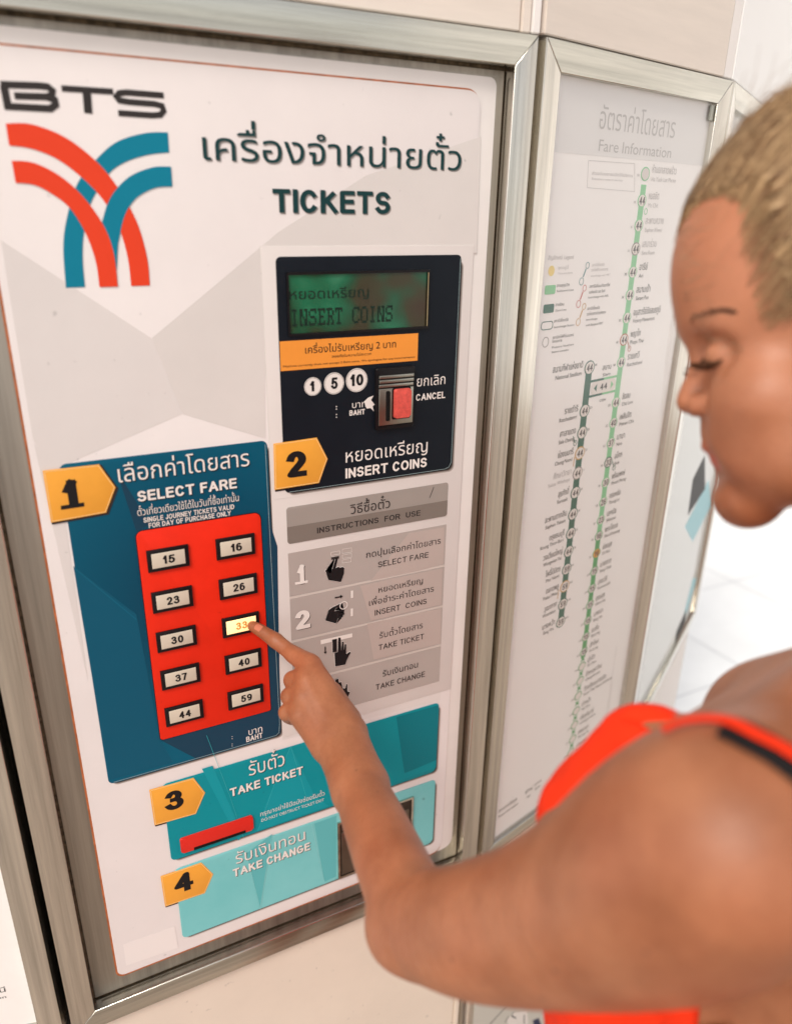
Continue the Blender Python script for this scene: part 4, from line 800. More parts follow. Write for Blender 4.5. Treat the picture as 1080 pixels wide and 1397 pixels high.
def surface(fn_block, fn_pts, axs, B=8):
    """sparse surface nets on a grid with (possibly uneven) axes"""
    n = [len(a) - 1 for a in axs]; nb = [x // B for x in n]
    cen, half = [], []
    for a, m in zip(axs, nb): lo = a[0:m * B:B]; hi = a[B:m * B + 1:B]; cen.append((lo + hi) / 2); half.append((hi - lo) / 2)
    G = np.stack(np.meshgrid(*cen, indexing='ij'), -1).reshape(-1, 3); Hh = np.stack(np.meshgrid(*half, indexing='ij'), -1).reshape(-1, 3); rad = np.linalg.norm(Hh, axis=1)
    idx = np.stack(np.meshgrid(*[np.arange(x) for x in nb], indexing='ij'), -1).reshape(-1, 3)
    d = fn_pts(G); act = np.abs(d) < rad * 1.25 + .006; G, rad, idx = G[act], rad[act], idx[act]
    o = np.arange(B + 1); off = np.stack(np.meshgrid(o, o, o, indexing='ij'), -1).reshape(-1, 3)
    gi = idx[:, None, :] * B + off[None]; S = np.array([(n[1] + 1) * (n[2] + 1), n[2] + 1, 1])
    D = np.empty(gi.shape[:2]); CH = 600
    for i in range(0, len(gi), CH):
        g = gi[i:i + CH]; X = np.stack([axs[a][g[..., a]] for a in range(3)], -1); D[i:i + CH] = fn_block(X, G[i:i + CH], rad[i:i + CH].max())
    D = D.reshape(-1, B + 1, B + 1, B + 1); neg = D < 0
    # cells with a sign change
    c8 = [(i, j, k) for i in (0, 1) for j in (0, 1) for k in (0, 1)]
    sub = lambda A, i, j, k: A[:, i:i + B, j:j + B, k:k + B]
    cnt = sum(sub(neg, *c).astype(np.int8) for c in c8); cell = (cnt > 0) & (cnt < 8); bi = np.argwhere(cell)
    acc = np.zeros((len(bi), 3)); num = np.zeros(len(bi)); b0, i0, j0, k0 = bi.T
    vals = [D[b0, i0 + c[0], j0 + c[1], k0 + c[2]] for c in c8]
    for p in range(8):
        for q in range(p + 1, 8):
            a, c = np.array(c8[p]), np.array(c8[q])
            if np.abs(a - c).sum() != 1: continue
            va, vb = vals[p], vals[q]; m = (va < 0) != (vb < 0); t = np.where(m, va / np.where(m, va - vb, 1), 0); acc += np.where(m[:, None], a + (c - a) * t[:, None], 0); num += m
    fr = acc / num[:, None]; base = idx[b0] * B + np.stack([i0, j0, k0], 1); key = base @ S
    P = np.stack([axs[a][base[:, a]] * (1 - fr[:, a]) + axs[a][np.minimum(base[:, a] + 1, n[a])] * fr[:, a] for a in range(3)], -1)
    order = np.argsort(key); key = key[order]; P = P[order]
    def find(k): i = np.searchsorted(key, k); i = np.minimum(i, len(key) - 1); return np.where(key[i] == k, i, -1)
    F = []
    for a in range(3):
        sl = [slice(0, B)] * 3; s2 = list(sl); s2[a] = slice(1, B + 1)
        A = neg[:, sl[0], sl[1], sl[2]]; Bn = neg[:, s2[0], s2[1], s2[2]]; e = np.argwhere(A != Bn); st = A[tuple(e.T)]
        g = idx[e[:, 0]] * B + e[:, 1:]; u, v = [x for x in range(3) if x != a]; U = np.zeros(3, int); U[u] = 1; Vv = np.zeros(3, int); Vv[v] = 1
        q = [find((g - U * i - Vv * j) @ S) for i, j in ((0, 0), (1, 0), (1, 1), (0, 1))]; q = np.stack(q, 1); ok = (q >= 0).all(1); q, st_ = q[ok], st[ok]
        flip = st_ if a != 1 else ~st_
        q[flip] = q[flip][:, ::-1]; F.append(q)
    return P, np.concatenate(F)
def relax(P, F, it=2, lam=.5):
    e = np.concatenate([F[:, [0, 1]], F[:, [1, 2]], F[:, [2, 3]], F[:, [3, 0]]]); 
    for _ in range(it):
        s = np.zeros_like(P); c = np.zeros(len(P))
        for a in range(3): s[:, a] = np.bincount(e[:, 0], P[e[:, 1], a], len(P)) + np.bincount(e[:, 1], P[e[:, 0], a], len(P))
        c = np.bincount(e[:, 0], minlength=len(P)) + np.bincount(e[:, 1], minlength=len(P)); P = P + lam * (s / np.maximum(c, 1)[:, None] - P)
    return P
def to_obj(name, P, F, m, parent):
    V = K2W(P); me = bpy.data.meshes.new(name); me.vertices.add(len(V)); me.vertices.foreach_set('co', V.astype(np.float32).ravel())
    me.loops.add(F.size); me.polygons.add(len(F)); me.loops.foreach_set('vertex_index', F.astype(np.int32)[:, ::-1].ravel()); me.polygons.foreach_set('loop_start', np.arange(0, F.size, 4, dtype=np.int32))
    me.update(calc_edges=True); me.validate(); me.polygons.foreach_set('use_smooth', np.ones(len(me.polygons), bool)); return link(name, me, parent, m)
I3 = np.eye(3)
def frame(fw, up): fw = np.array(fw, float); fw /= np.linalg.norm(fw); up = np.array(up, float); up -= fw * (up @ fw); up /= np.linalg.norm(up); return np.array([fw, up, np.cross(fw, up)])
Bd = Body()
# --- torso
AL = R_(35); FT = -HX * math.cos(AL) + HH * math.sin(AL); LT = -HH * math.cos(AL) - HX * math.sin(AL)      # facing, her left
NK = np.array([.300, .050, .470])
TF = np.array([FT, -DN, LT])
tp = lambda d, f, l: NK + DN * d + FT * f + LT * l
Bd.ell(tp(.20, .00, 0), TF, (.098, .175, .138), .03)
Bd.ell(tp(.36, .005, 0), TF, (.085, .14, .118), .05)
Bd.ell(tp(.50, -.01, 0), TF, (.105, .13, .158), .05)
Bd.ell(tp(.205, .115, .095), TF, (.060, .062, .060), .03); Bd.ell(tp(.215, .075, -.072), TF, (.052, .058, .056), .03)
Bd.cone(K(832, 1125, .505), K(888, 1032, .490), .0440, .0290, .015); NT = len(Bd.pr)
Bd.cone(K(850, 1300, .545), K(880, 1500, .62), .0560, .0700, .03); NT = len(Bd.pr)
SH = K(990, 1150, .365); RS_ = tp(.055, .0, -.165)
Bd.cone(tp(.02, -.01, .02), SH + np.array([.02, -.005, .01]), .047, .048, .03); Bd.cone(tp(.02, -.01, -.02), RS_, .047, .045, .03)
Bd.cone(tp(.055, .045, .02), K(930, 1060, .42), .026, .022, .03)      # collar bone / upper chest
Bd.cone(tp(.09, .06, .0), tp(.10, .055, .10), .040, .036, .03)
Bd.cone(tp(.10, -.045, .09), tp(.22, -.05, .085), .055, .05, .04); Bd.cone(tp(.10, -.045, -.09), tp(.22, -.05, -.085), .055, .05, .04)
# legs, feet
for s_ in (1, -1):
    hip = tp(.56, -.005, .082 * s_); kn = hip + DN * .40 + FT * .01; an = kn + DN * .385 - FT * .02
    fl_ = 0.02
    Bd.chain([(hip, .088), (kn, .056)], .03); Bd.chain([(kn, .055), (kn + DN * .12 - FT * .018, .054), (an, .036)], .02)
    wz = K2W(an)[2]; foot = an + DN * (wz - .032)
    Bd.chain([(an, .036), (foot, .032)], .02); Bd.chain([(foot - FT * .03, .030), (foot + FT * .13 + DN * .006, .024), (foot + FT * .17 + DN * .01, .018)], .02)
# right arm hangs down
el = RS_ + DN * .27 - FT * .02; wr = el + DN * .24 + FT * .05
Bd.chain([(RS_, .050), (RS_ + DN * .12, .043), (el, .036)], .02); Bd.chain([(el, .036), (el + DN * .07, .037), (wr, .023)], .015); Bd.ell(wr + DN * .05, TF, (.036, .052, .016), .01)
for q in range(4): b0 = wr + DN * .09 + FT * (.027 - .018 * q); Bd.chain([(b0, .0085), (b0 + DN * (.04 - .004 * q), .008), (b0 + DN * (.07 - .006 * q) + LT * .01, .007)], .004)
Bd.chain([(wr + DN * .03 + FT * .03, .011), (wr + DN * .06 + FT * .052, .010), (wr + DN * .085 + FT * .058, .008)], .005)
# --- left arm that reaches to the machine
A = [(SH, .0550), (K(930, 1180, .392), .0600), (K(840, 1224, .430), .0545), (K(740, 1256, .475), .0475), (K(650, 1268, .520), .0425), (K(590, 1264, .556), .0375)]
Bd.chain(A, .02)
Bd.cone(K(552, 1268, .573), K(566, 1250, .578), .0285, .0300, .015)
FA = [(K(568, 1256, .575), .0295), (K(549, 1213, .598), .0295), (K(522, 1150, .650), .0280), (K(498, 1092, .708), .0255), (K(481, 1048, .752), .0225), (K(470, 1015, .782), .0205)]
Bd.chain(FA, .012)
off_ = np.array([.0060, -.003, .003])
Bd.chain([(K(492, 1075, .725) + off_, .0195), (K(480, 1045, .755) + off_, .0180), (K(468, 1012, .783) + off_, .0180)], .008); Bd.chain([(K(492, 1075, .725) - off_, .0200), (K(479, 1045, .755) - off_, .0185), (K(464, 1012, .783) - off_, .0185)], .008)
Bd.cone(K(455, 1030, .766), K(457, 1034, .762), .0100, .0090, .01)     # wrist bone
# palm: metacarpals
mcp = [K(424, 908, .836), K(418, 925, .822), K(413, 948, .812), K(408, 974, .806)]
cp_ = [K(474, 996, .795), K(462, 1004, .788), K(450, 1010, .785), K(446, 1018, .783)]
rm = [(.0112, .0175), (.0120, .0175), (.0122, .0165), (.0122, .0150)]
for a, b, (r0, r1) in zip(mcp, cp_, rm): Bd.cone(a, b, r0, r1, .010)
Bd.cone(K(450, 948, .838), K(468, 985, .815), .0145, .0175, .010)     # web between thumb and index
Bd.cone(K(440, 960, .838), K(458, 990, .815), .014, .016, .010)        # palm side
for m_, c_, r0, k_ in zip(mcp, cp_, (.0040, .0042, .0040, .0036), (0, 1, 2, 3)):
    tow = np.array([-.0002, -.0006, -1.0]); a = m_ + (c_ - m_) * .05 + tow * (.0105 if k_ else .0090); b_ = m_ + (c_ - m_) * .72 + tow * .0150; Bd.cone(a, b_, r0, .0020, .006)
    Bd.cone(m_ + tow * .0070, m_ + tow * .0072, .0068, .0068, .005)
# index finger
Bd.chain([(K(424, 908, .836), .0108), (K(399, 892, .852), .0088), (K(376, 874, .864), .0083)], .004)
Bd.chain([(K(376, 874, .864), .0083), (K(358, 862, .872), .0073), (K(346, 855, .8775), .0062), (K(344, 854, .8790), .0056)], .003)
Bd.cone(K(400, 893, .850), K(420, 906, .836), .0088, .0108, .004)
# curled fingers
for q, (m_, p_, d_, t_) in enumerate(((K(419, 926, .822), K(400, 928, .838), K(406, 936, .860), K(424, 938, .858)), (K(417, 946, .812), K(396, 950, .826), K(402, 958, .848), K(420, 958, .846)), (K(415, 966, .805), K(392, 972, .815), K(399, 980, .836), K(416, 978, .836)))):
    r = (.0096, .0093, .0085)[q]; Bd.chain([(m_, r * 1.12), (p_, r), (d_, r * .88), (t_, r * .8)], .0035)
    Bd.cone(p_ + np.array([-.0005, 0, -.001]), p_, r * 1.02, r * .98, .003)
# thumb folded behind the palm
Bd.chain([(K(472, 985, .812), .0150), (K(452, 955, .842), .0115), (K(432, 948, .860), .0095), (K(418, 952, .866), .0085)], .005)
# --- head and neck
D0 = .500
LH = np.array([-.27, .13, -.95]); LH /= np.linalg.norm(LH)
MH = K(1122, 345, D0)
def Hp(x, y, c=0.):
    """head point seen at a photo pixel, |c| cm off the mid-plane; c < 0 is its mirror on the far side"""
    r_ = K(x, y, 1.); a = abs(c) / 100; P = r_ * ((MH @ LH + a) / (r_ @ LH)); return P - 2 * a * LH if c < 0 else P
UH = np.array([-.20, -.98, 0.]); UH -= LH * (UH @ LH); UH /= np.linalg.norm(UH); FH = np.cross(LH, UH); FH = FH if FH[0] < 0 else -FH
HF = np.array([FH, UH, LH]); NB_HEAD = len(Bd.pr)
Bd.ell(Hp(1122, 345), HF, (.0880, .0860, .0730), .01)
Bd.ell(Hp(1030, 410), HF, (.0450, .0620, .0570), .02)          # brow block
Bd.ell(Hp(1058, 535), HF, (.0415, .0560, .0530), .02)          # mid face
Bd.cone(Hp(1095, 618, 3.2), Hp(1026, 672, 1.0), .025, .019, .02); Bd.cone(Hp(1095, 618, -3.2), Hp(1026, 672, -1.0), .025, .019, .02)   # jaw
Bd.cone(Hp(1135, 560, 4.6), Hp(1090, 625, 3.8), .022, .022, .02); Bd.cone(Hp(1135, 560, -4.6), Hp(1090, 625, -3.8), .022, .022, .02)
Bd.ell(Hp(1020, 680), HF, (.0165, .0155, .0170), .015)          # chin
Bd.cone(Hp(1042, 545, 3.8), Hp(1030, 612, 2.6), .026, .021, .015); Bd.cone(Hp(1042, 545, -3.8), Hp(1030, 612, -2.6), .026, .021, .015)   # cheeks
for g_ in (1, -1):
    Bd.cone(Hp(958, 440, 1.0 * g_), Hp(990, 446, 3.6 * g_), .0060, .0060, .016)                      # brow ridge
    Bd.sub(Hp(957, 478, 2.3 * g_), Hp(976, 480, 3.8 * g_), .0085, .0075, .014)                        # eye socket
    Bd.ell(Hp(983, 485, 2.6 * g_), HF, (.0100, .0100, .0115), .006)                                   # closed lid
    Bd.cone(Hp(1008, 556, 2.7 * g_), Hp(996, 588, 1.9 * g_), .0150, .0130, .014)                      # cheek beside the nose
Bd.chain([(Hp(968, 462), .0072), (Hp(955, 503), .0068), (Hp(943, 536), .0082), (Hp(940, 547), .0086)], .008)       # nose
Bd.cone(Hp(953, 553, 1.0), Hp(966, 550, 1.3), .0074, .0076, .004); Bd.cone(Hp(953, 553, -1.0), Hp(966, 550, -1.3), .0074, .0076, .004); Bd.sub(Hp(944, 570, .6), Hp(956, 568, .7), .0034, .0028, .003); Bd.sub(Hp(944, 570, -.6), Hp(956, 568, -.7), .0034, .0028, .003)
Bd.cone(Hp(984, 574), Hp(984, 604), .0130, .0120, .006)
Bd.cone(Hp(973, 609, 0), Hp(986, 614, 1.9), .0058, .0032, .005); Bd.cone(Hp(973, 609, 0), Hp(986, 614, -1.9), .0058, .0032, .005)
Bd.cone(Hp(980, 633, 0), Hp(990, 629, 1.7), .0062, .0034, .005); Bd.cone(Hp(980, 633, 0), Hp(990, 629, -1.7), .0062, .0034, .005)
Bd.sub(Hp(958, 622, 0), Hp(984, 622, 2.2), .0020, .0012, .003); Bd.sub(Hp(958, 622, 0), Hp(984, 622, -2.2), .0020, .0012, .003)
Bd.sub(Hp(964, 651, -.8), Hp(964, 651, .8), .0060, .0060, .012)
for s_ in (1, -1):
    Bd.ell(Hp(1150, 500, 7.0 * s_), HF, (.0160, .0300, .0060), .006); Bd.sub(Hp(1146, 500, 7.9 * s_), Hp(1150, 490, 8.0 * s_), .006, .008, .004)
Bd.cone(Hp(1205, 560), NK + np.array([.03, .02, 0]), .0520, .0540, .015)
lo = np.array([-.18, -.36, .28]); hi = np.array([.62, .95, 1.35])
# bounding grid in optical coordinates: fine where the body is near the camera, coarser below the waist
def axis(segs):
    out = [segs[0][0]]
    for a, b, h in segs:
        m = max(1, int(round((b - a) / h / 8))) * 8; out += list(np.linspace(out[-1], b, m + 1)[1:])
    return np.array(out)
axs = [axis([(-.19, .50, .0019), (.50, .66, .004)]), axis([(-.30, .34, .0019), (.34, 1.55, .0075)]), axis([(.27, .60, .0021), (.60, .90, .0019), (.90, 1.45, .0075)])]
import time; _t = time.time()
P_, F_ = surface(lambda X, c, r: Bd.blockeval(X, c, r), Bd, axs)
P_ = relax(P_, F_, 2, .4)
print('body', len(P_), len(F_), round(time.time() - _t, 1))
PE = empty('person', tuple(K2W(tp(.3, 0, 0))[:2]) + (0,), 0, 'blonde woman in an orange top pressing a fare button with her left index finger', 'person')
PE.rotation_euler = (0, 0, 0)
def keep(o): o.matrix_parent_inverse = Matrix.Translation(-Vector(PE.location)); return o
M_SKIN = bpy.data.materials.new('tanned_skin'); M_SKIN.use_nodes = True; nt = M_SKIN.node_tree; b = nt.nodes['Principled BSDF']
tc = nt.nodes.new('ShaderNodeTexCoord')
def nz(scale, det=5, rough=.6): n = nt.nodes.new('ShaderNodeTexNoise'); n.inputs['Scale'].default_value = scale; n.inputs['Detail'].default_value = det; n.inputs['Roughness'].default_value = rough; nt.links.new(tc.outputs['Object'], n.inputs['Vector']); return n
n1 = nz(22, 6); r = nt.nodes.new('ShaderNodeValToRGB'); e = r.color_ramp.elements; e[0].position = .35; e[0].color = (.290, .100, .043, 1); e[1].position = .68; e[1].color = (.405, .155, .073, 1)
nt.links.new(n1.outputs['Fac'], r.inputs[0])
n2 = nz(330, 3); r2 = nt.nodes.new('ShaderNodeValToRGB'); r2.color_ramp.elements[0].position = .25; r2.color_ramp.elements[0].color = (.80, .72, .68, 1); r2.color_ramp.elements[1].position = .55
nt.links.new(n2.outputs['Fac'], r2.inputs[0]); mm = nt.nodes.new('ShaderNodeMix'); mm.data_type = 'RGBA'; mm.blend_type = 'MULTIPLY'; mm.inputs[0].default_value = .45
n5 = nz(7, 3); r5 = nt.nodes.new('ShaderNodeValToRGB'); r5.color_ramp.elements[0].position = .35; r5.color_ramp.elements[0].color = (1.0, .86, .80, 1); r5.color_ramp.elements[1].position = .65; r5.color_ramp.elements[1].color = (1, 1.05, 1.05, 1); nt.links.new(n5.outputs['Fac'], r5.inputs[0])
m5 = nt.nodes.new('ShaderNodeMix'); m5.data_type = 'RGBA'; m5.blend_type = 'MULTIPLY'; m5.inputs[0].default_value = .8; nt.links.new(r.outputs[0], m5.inputs[6]); nt.links.new(r5.outputs[0], m5.inputs[7]); nt.links.new(m5.outputs[2], mm.inputs[6]); nt.links.new(r2.outputs[0], mm.inputs[7]); last = mm.outputs[2]
# moles and lips: marks that belong to the skin
def spot(P, rad, col, soft=.5, strength=1.):
    global last
    v = nt.nodes.new('ShaderNodeVectorMath'); v.operation = 'DISTANCE'; nt.links.new(tc.outputs['Object'], v.inputs[0]); w_ = K2W(P); v.inputs[1].default_value = tuple(w_)
    mr = nt.nodes.new('ShaderNodeMapRange'); mr.inputs[1].default_value = rad * soft; mr.inputs[2].default_value = rad; mr.inputs[3].default_value = strength; mr.inputs[4].default_value = 0; nt.links.new(v.outputs['Value'], mr.inputs[0])
    m_ = nt.nodes.new('ShaderNodeMix'); m_.data_type = 'RGBA'; nt.links.new(mr.outputs[0], m_.inputs[0]); nt.links.new(last, m_.inputs[6]); m_.inputs[7].default_value = col + (1,); last = m_.outputs[2]
from mathutils.bvhtree import BVHTree
TREE = BVHTree.FromPolygons(P_.tolist(), F_.tolist())
def hit(x, y, d0=.30, d1=.86):
    """point of the body surface seen at a photo pixel"""
    r_ = TREE.ray_cast(Vector((0, 0, 0)), Vector(K(x, y, 1.)).normalized()); return np.array(r_[0]) if r_[0] is not None else None
for (x, y, rd) in ((486, 1051, .0016), (515, 1080, .0014), (492, 1155, .0012), (616, 1310, .0020), (660, 1342, .0016), (739, 1362, .0026), (757, 1326, .0022), (452, 1140, .001), (880, 1300, .002), (700, 1200, .0012)):
    h_ = hit(x, y)
    if h_ is not None: spot(h_, rd, (.16, .055, .03), .4, .8)
spot(MH, .175, (.60, .26, .145), .55, .42)      # lighter tone painted round the head to brighten the dim face
for (x, y, c) in ((973, 609, .3), (979, 629, .3), (982, 609, 1.2), (985, 628, 1.1)): spot(Hp(x, y, c), .0085, (.56, .13, .10), .5, .75)
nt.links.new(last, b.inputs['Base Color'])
b.inputs['Roughness'].default_value = .44; b.inputs['Specular IOR Level'].default_value = .45; b.inputs['Subsurface Weight'].default_value = .12; b.inputs['Subsurface Radius'].default_value = (1, .35, .18); b.inputs['Subsurface Scale'].default_value = .008
n3 = nz(900, 3); n4 = nz(120, 4); mp_ = nt.nodes.new('ShaderNodeMath'); mp_.operation = 'ADD'; nt.links.new(n3.outputs['Fac'], mp_.inputs[0]); nt.links.new(n4.outputs['Fac'], mp_.inputs[1])
bp = nt.nodes.new('ShaderNodeBump'); bp.inputs['Strength'].default_value = .4; bp.inputs['Distance'].default_value = .0006; nt.links.new(mp_.outputs[0], bp.inputs['Height']); nt.links.new(bp.outputs[0], b.inputs['Normal'])
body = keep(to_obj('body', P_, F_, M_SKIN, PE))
# --- orange top: a layer over the torso, open at neck and arms
M_TOP = mat('orange_fabric', (240, 52, 12), .8, grain=.12, gscale=40, bump=.5, bscale=1800)
T_ = Body(); T_.pr = list(Bd.pr[:NT]) + [p for p in Bd.pr[NT + 4:NT + 6]]; T_.chain([(tp(.40, .0, 0), .100), (tp(.56, .0, 0), .135), (tp(.95, .0, 0), .190)], .05)
def top_fn(X):
    d = T_(X) - .0035
    r_ = X - NK; dn = r_ @ DN; f = r_ @ FT; l = r_ @ LT
    wav = .0026 * np.sin(l * 230 + dn * 55 + f * 60) * np.clip((dn - .06) / .1, 0, 1) + .003 * np.sin(l * 60 + dn * 30)
    d = d - np.maximum(wav, -.001)
    neck = .050 + .35 * np.maximum(np.abs(l) - .10, 0) + .35 * np.clip((.062 - f) / .03, 0, 1) + .0055 * np.cos(l * 300 + .6)
    hem = dn - .78
    return np.maximum(np.maximum(d, neck - dn), hem)
TOPAX = [axis([(-.02, .62, .003)]), axis([(.02, .34, .0025), (.34, 1.05, .006)]), axis([(.28, 1.15, .003)])]
P2, F2 = surface(lambda X, c, r: top_fn(X.reshape(-1, 3)).reshape(X.shape[:2]), top_fn, TOPAX); P2 = relax(P2, F2, 2, .4)
keep(to_obj('orange_top', P2, F2, M_TOP, PE))
# straps: ribbons laid on the skin
_q = hit(700, 1250); _l, _n, _i, _d = TREE.find_nearest(Vector(_q)); GS = 1. if np.array(_n) @ _q < 0 else -1.       # the mesh's normals all point the same way
def snap(P, off=0.):
    loc, nrm, ix, dist = TREE.find_nearest(Vector(P)); g = np.array(nrm) * GS
    return np.array(loc) + g * off, g
def ribbon(name, pts, wd, m, off=.0015, th=.0012):
    C_, N_ = [], []
    sm = np.array(pts, float); t = np.linspace(0, len(sm) - 1, 40); sm = np.stack([np.interp(t, np.arange(len(sm)), sm[:, a]) for a in range(3)], 1)
    for p in sm: q, g = snap(p, off); C_.append(q); N_.append(g)
    C_ = np.array(C_); N_ = np.array(N_); V, Fc = [], []
    for _ in range(3): C_[1:-1] = (C_[:-2] + 2 * C_[1:-1] + C_[2:]) / 4
    for i in range(len(C_)):
        T = C_[min(i + 1, len(C_) - 1)] - C_[max(i - 1, 0)]; T /= np.linalg.norm(T); S = np.cross(T, N_[i]); S /= np.linalg.norm(S)
        for a, b_ in ((-wd / 2, 0), (-wd / 4, th * .8), (wd / 4, th * .8), (wd / 2, 0), (wd / 4, -th), (-wd / 4, -th)): V.append(K2W(C_[i] + S * a + N_[i] * b_))
    for i in range(len(C_) - 1):
        for j in range(6): Fc.append((i * 6 + j, i * 6 + (j + 1) % 6, i * 6 + 6 + (j + 1) % 6, i * 6 + 6 + j))
    return keep(link(name, mesh(V, Fc), PE, m, True))
M_BSTRAP = mat('black_strap_fabric', (24, 20, 20), .7, bump=.3, bscale=1500)
h = lambda x, y: (hit(x, y) if hit(x, y) is not None else K(x, y, .42))
ribbon('black_strap', [h(985, 994), h(997, 996), h(1030, 1012), h(1060, 1028), h(1085, 1046), h(1110, 1066)], .020, M_BSTRAP, .0010)
ribbon('shoulder_strap', [h(908, 1004), h(933, 992), h(973, 988), h(997, 993), h(1030, 1010), h(1060, 1024), h(1085, 1040), h(1110, 1060)], .0080, M_TOP, .0034)
BS = [K(922, 1362, .520), K(932, 1372, .512), K(950, 1383, .503), K(979, 1395, .488), K(1010, 1404, .47)]
ribbon('black_strap', BS, .008, M_BSTRAP, .0025)
# --- hair
M_HAIR = bpy.data.materials.new('blonde_hair'); M_HAIR.use_nodes = True; nt = M_HAIR.node_tree; b = nt.nodes['Principled BSDF']
tc = nt.nodes.new('ShaderNodeTexCoord'); n = nt.nodes.new('ShaderNodeTexNoise'); n.inputs['Scale'].default_value = 45; n.inputs['Detail'].default_value = 4; nt.links.new(tc.outputs['Object'], n.inputs['Vector'])
r = nt.nodes.new('ShaderNodeValToRGB'); e = r.color_ramp.elements; e[0].position = .38; e[0].color = (.13, .07, .033, 1); e[1].position = .64; e[1].color = (.30, .185, .095, 1); nt.links.new(n.outputs['Fac'], r.inputs[0]); nt.links.new(r.outputs[0], b.inputs['Base Color'])
b.inputs['Roughness'].default_value = .42
def hdir(a, bb): return FH * math.cos(a) * math.cos(bb) + UH * math.sin(bb) + LH * math.sin(a) * math.cos(bb)
HC = Hp(1122, 345)
def skull(P, off):
    q = P - HC; u = np.array([q @ FH, q @ UH, q @ LH]); rr_ = np.array([.0880, .0860, .0730]) + off; return HC + (HF.T @ (u / np.linalg.norm(u / rr_)))
HB = Body()
HB.ell(HC + UH * .004 - FH * .002, HF, (.0880, .0885, .0762), .01); HB.ell(HC - FH * .03 - UH * .02, HF, (.073, .080, .0735), .02)
HB.ell(HC - FH * .118 + UH * .035, HF, (.042, .040, .040), .015)
HD = Body(); HD.pr = list(Bd.pr[NB_HEAD:NB_HEAD + 3])
def hair_fn(X):
    d = np.minimum(HB(X), HD(X) - .0022); r_ = X - HC; f = r_ @ FH; u = r_ @ UH; l = np.abs(r_ @ LH)
    groove = .0007 * np.sin(np.arctan2(u + .03, f + .02) * 55 + l * 40)
    line = (f - (.036 + np.maximum(0, u - .038) * 3.4 - np.maximum(0, -.03 - u) * 1.0)) * .6            # hair line rises towards the forehead
    line = np.maximum(line, -9)
    return np.maximum(d + groove, np.where(f > -.01, line, -1))
HAX = [axis([(.10, .48, .0028)]), axis([(-.36, .02, .0028)]), axis([(.36, .66, .0028)])]
P3, F3 = surface(lambda X, c, r: hair_fn(X.reshape(-1, 3)).reshape(X.shape[:2]), hair_fn, HAX); P3 = relax(P3, F3, 2, .5)
HR = keep(to_obj('hair', P3, F3, M_HAIR, PE))
# strands swept back from the hair line, and loose ones over the forehead
SV, SF, HS = [], [], []
def strand(pts, r0):
    pts = [np.array(p) for p in pts]; k = len(SV); n_ = len(pts)
    for i, p in enumerate(pts):
        T = pts[min(i + 1, n_ - 1)] - pts[max(i - 1, 0)]; T = T / (np.linalg.norm(T) + 1e-9); a = np.cross(T, LH + UH * .3); a /= np.linalg.norm(a) + 1e-9; c = np.cross(T, a); rad = r0 * (1 - .7 * i / n_)
        for j in range(3): an_ = 2.094 * j; SV.append(p + (a * math.cos(an_) + c * math.sin(an_)) * rad)
    for i in range(n_ - 1):
        for j in range(3): SF.append((k + i * 3 + j, k + i * 3 + (j + 1) % 3, k + i * 3 + 3 + (j + 1) % 3, k + i * 3 + 3 + j))
tail = HC - FH * .105 + UH * .035
for i in range(5400):
    s_ = RNG.uniform(-1, 1) if i % 2 else RNG.uniform(.1, 1); t0 = RNG.uniform(0, 1)
    # start on the hair line: from forehead centre down to the ear; every fifth strand is a thin one over the temple
    tmp_ = i % 6 == 0
    if tmp_: s_ = RNG.uniform(.30, .95)
    al = s_ * 1.75; f0 = math.cos(al); 
    st = HC + FH * (.088 * math.cos(al * .80)) + LH * (.075 * math.sin(al)) + UH * (.037 + .020 * math.sin(math.pi * min(1, abs(s_) * 1.25)) * (abs(s_) < .8) - .082 * abs(s_) ** 2.4) - FH * .014 * math.sin(math.pi * abs(s_)) + (UH * .02 - FH * .03) * t0 * RNG.uniform(0, 2)
    st = st + FH * RNG.uniform(-.004, .010); pts = []
    if tmp_: st = HC + FH * (.024 + .042 * RNG.uniform(0, 1) ** 1.1) + UH * (.045 - .10 * RNG.uniform(0, 1) ** 1.6) + LH * .07
    jit = RNG.normal(0, .0016, 3); lift = RNG.uniform(.004, .0085)
    for q in range(9):
        t = q / 8; p = st * (1 - t) + tail * t + UH * .035 * math.sin(math.pi * t) * (1 - abs(s_)) ; pts.append(skull(p, lift * (1 + .5 * math.sin(3 * t))) + jit * (1 + 2 * t) * math.sin(6 * t + i) if q > 2 else snap(skull(p, .004), .0008 + lift * t * 2.5)[0])
    strand(pts, RNG.uniform(.00022, .00042) * (.55 if tmp_ else 1))
    if i % 1800 == 1799: HS.append((SV, SF)); SV, SF = [], []
for i in range(160):     # flyaways standing off the head
    a_ = RNG.uniform(-.6, 2.4); st = HC + FH * .088 * math.cos(a_) + UH * .090 * math.sin(a_) + LH * RNG.uniform(.0, .05); dr = -FH * RNG.uniform(.3, 1) + UH * RNG.normal(.15, .3) + LH * RNG.normal(.1, .3)
    strand([st + dr * .05 * t + UH * .012 * math.sin(3 * t + i) * t for t in np.linspace(0, 1, 8)], .00022)
for i in range(5):      # wisps
    x0, y0 = RNG.uniform(938, 1000), RNG.uniform(235, 330); c = RNG.uniform(-2, 5); ph = RNG.uniform(0, 6)
    x1 = x0 - RNG.uniform(0, 25); y1 = RNG.uniform(340, 425) if i % 30 else 650
    if i % 30 == 0: x1 = 905; c = -1.5; x0 = 945
    pts = [Hp(x0 + (x1 - x0) * t + 6 * math.sin(2.6 * t + ph * .2) * (1 - .3 * t) - 14 * math.sin(math.pi * t), y0 + (y1 - y0) * t, c + .5 * math.sin(3 * t + ph)) for t in np.linspace(0, 1, 10)]
    strand(pts, .00028)
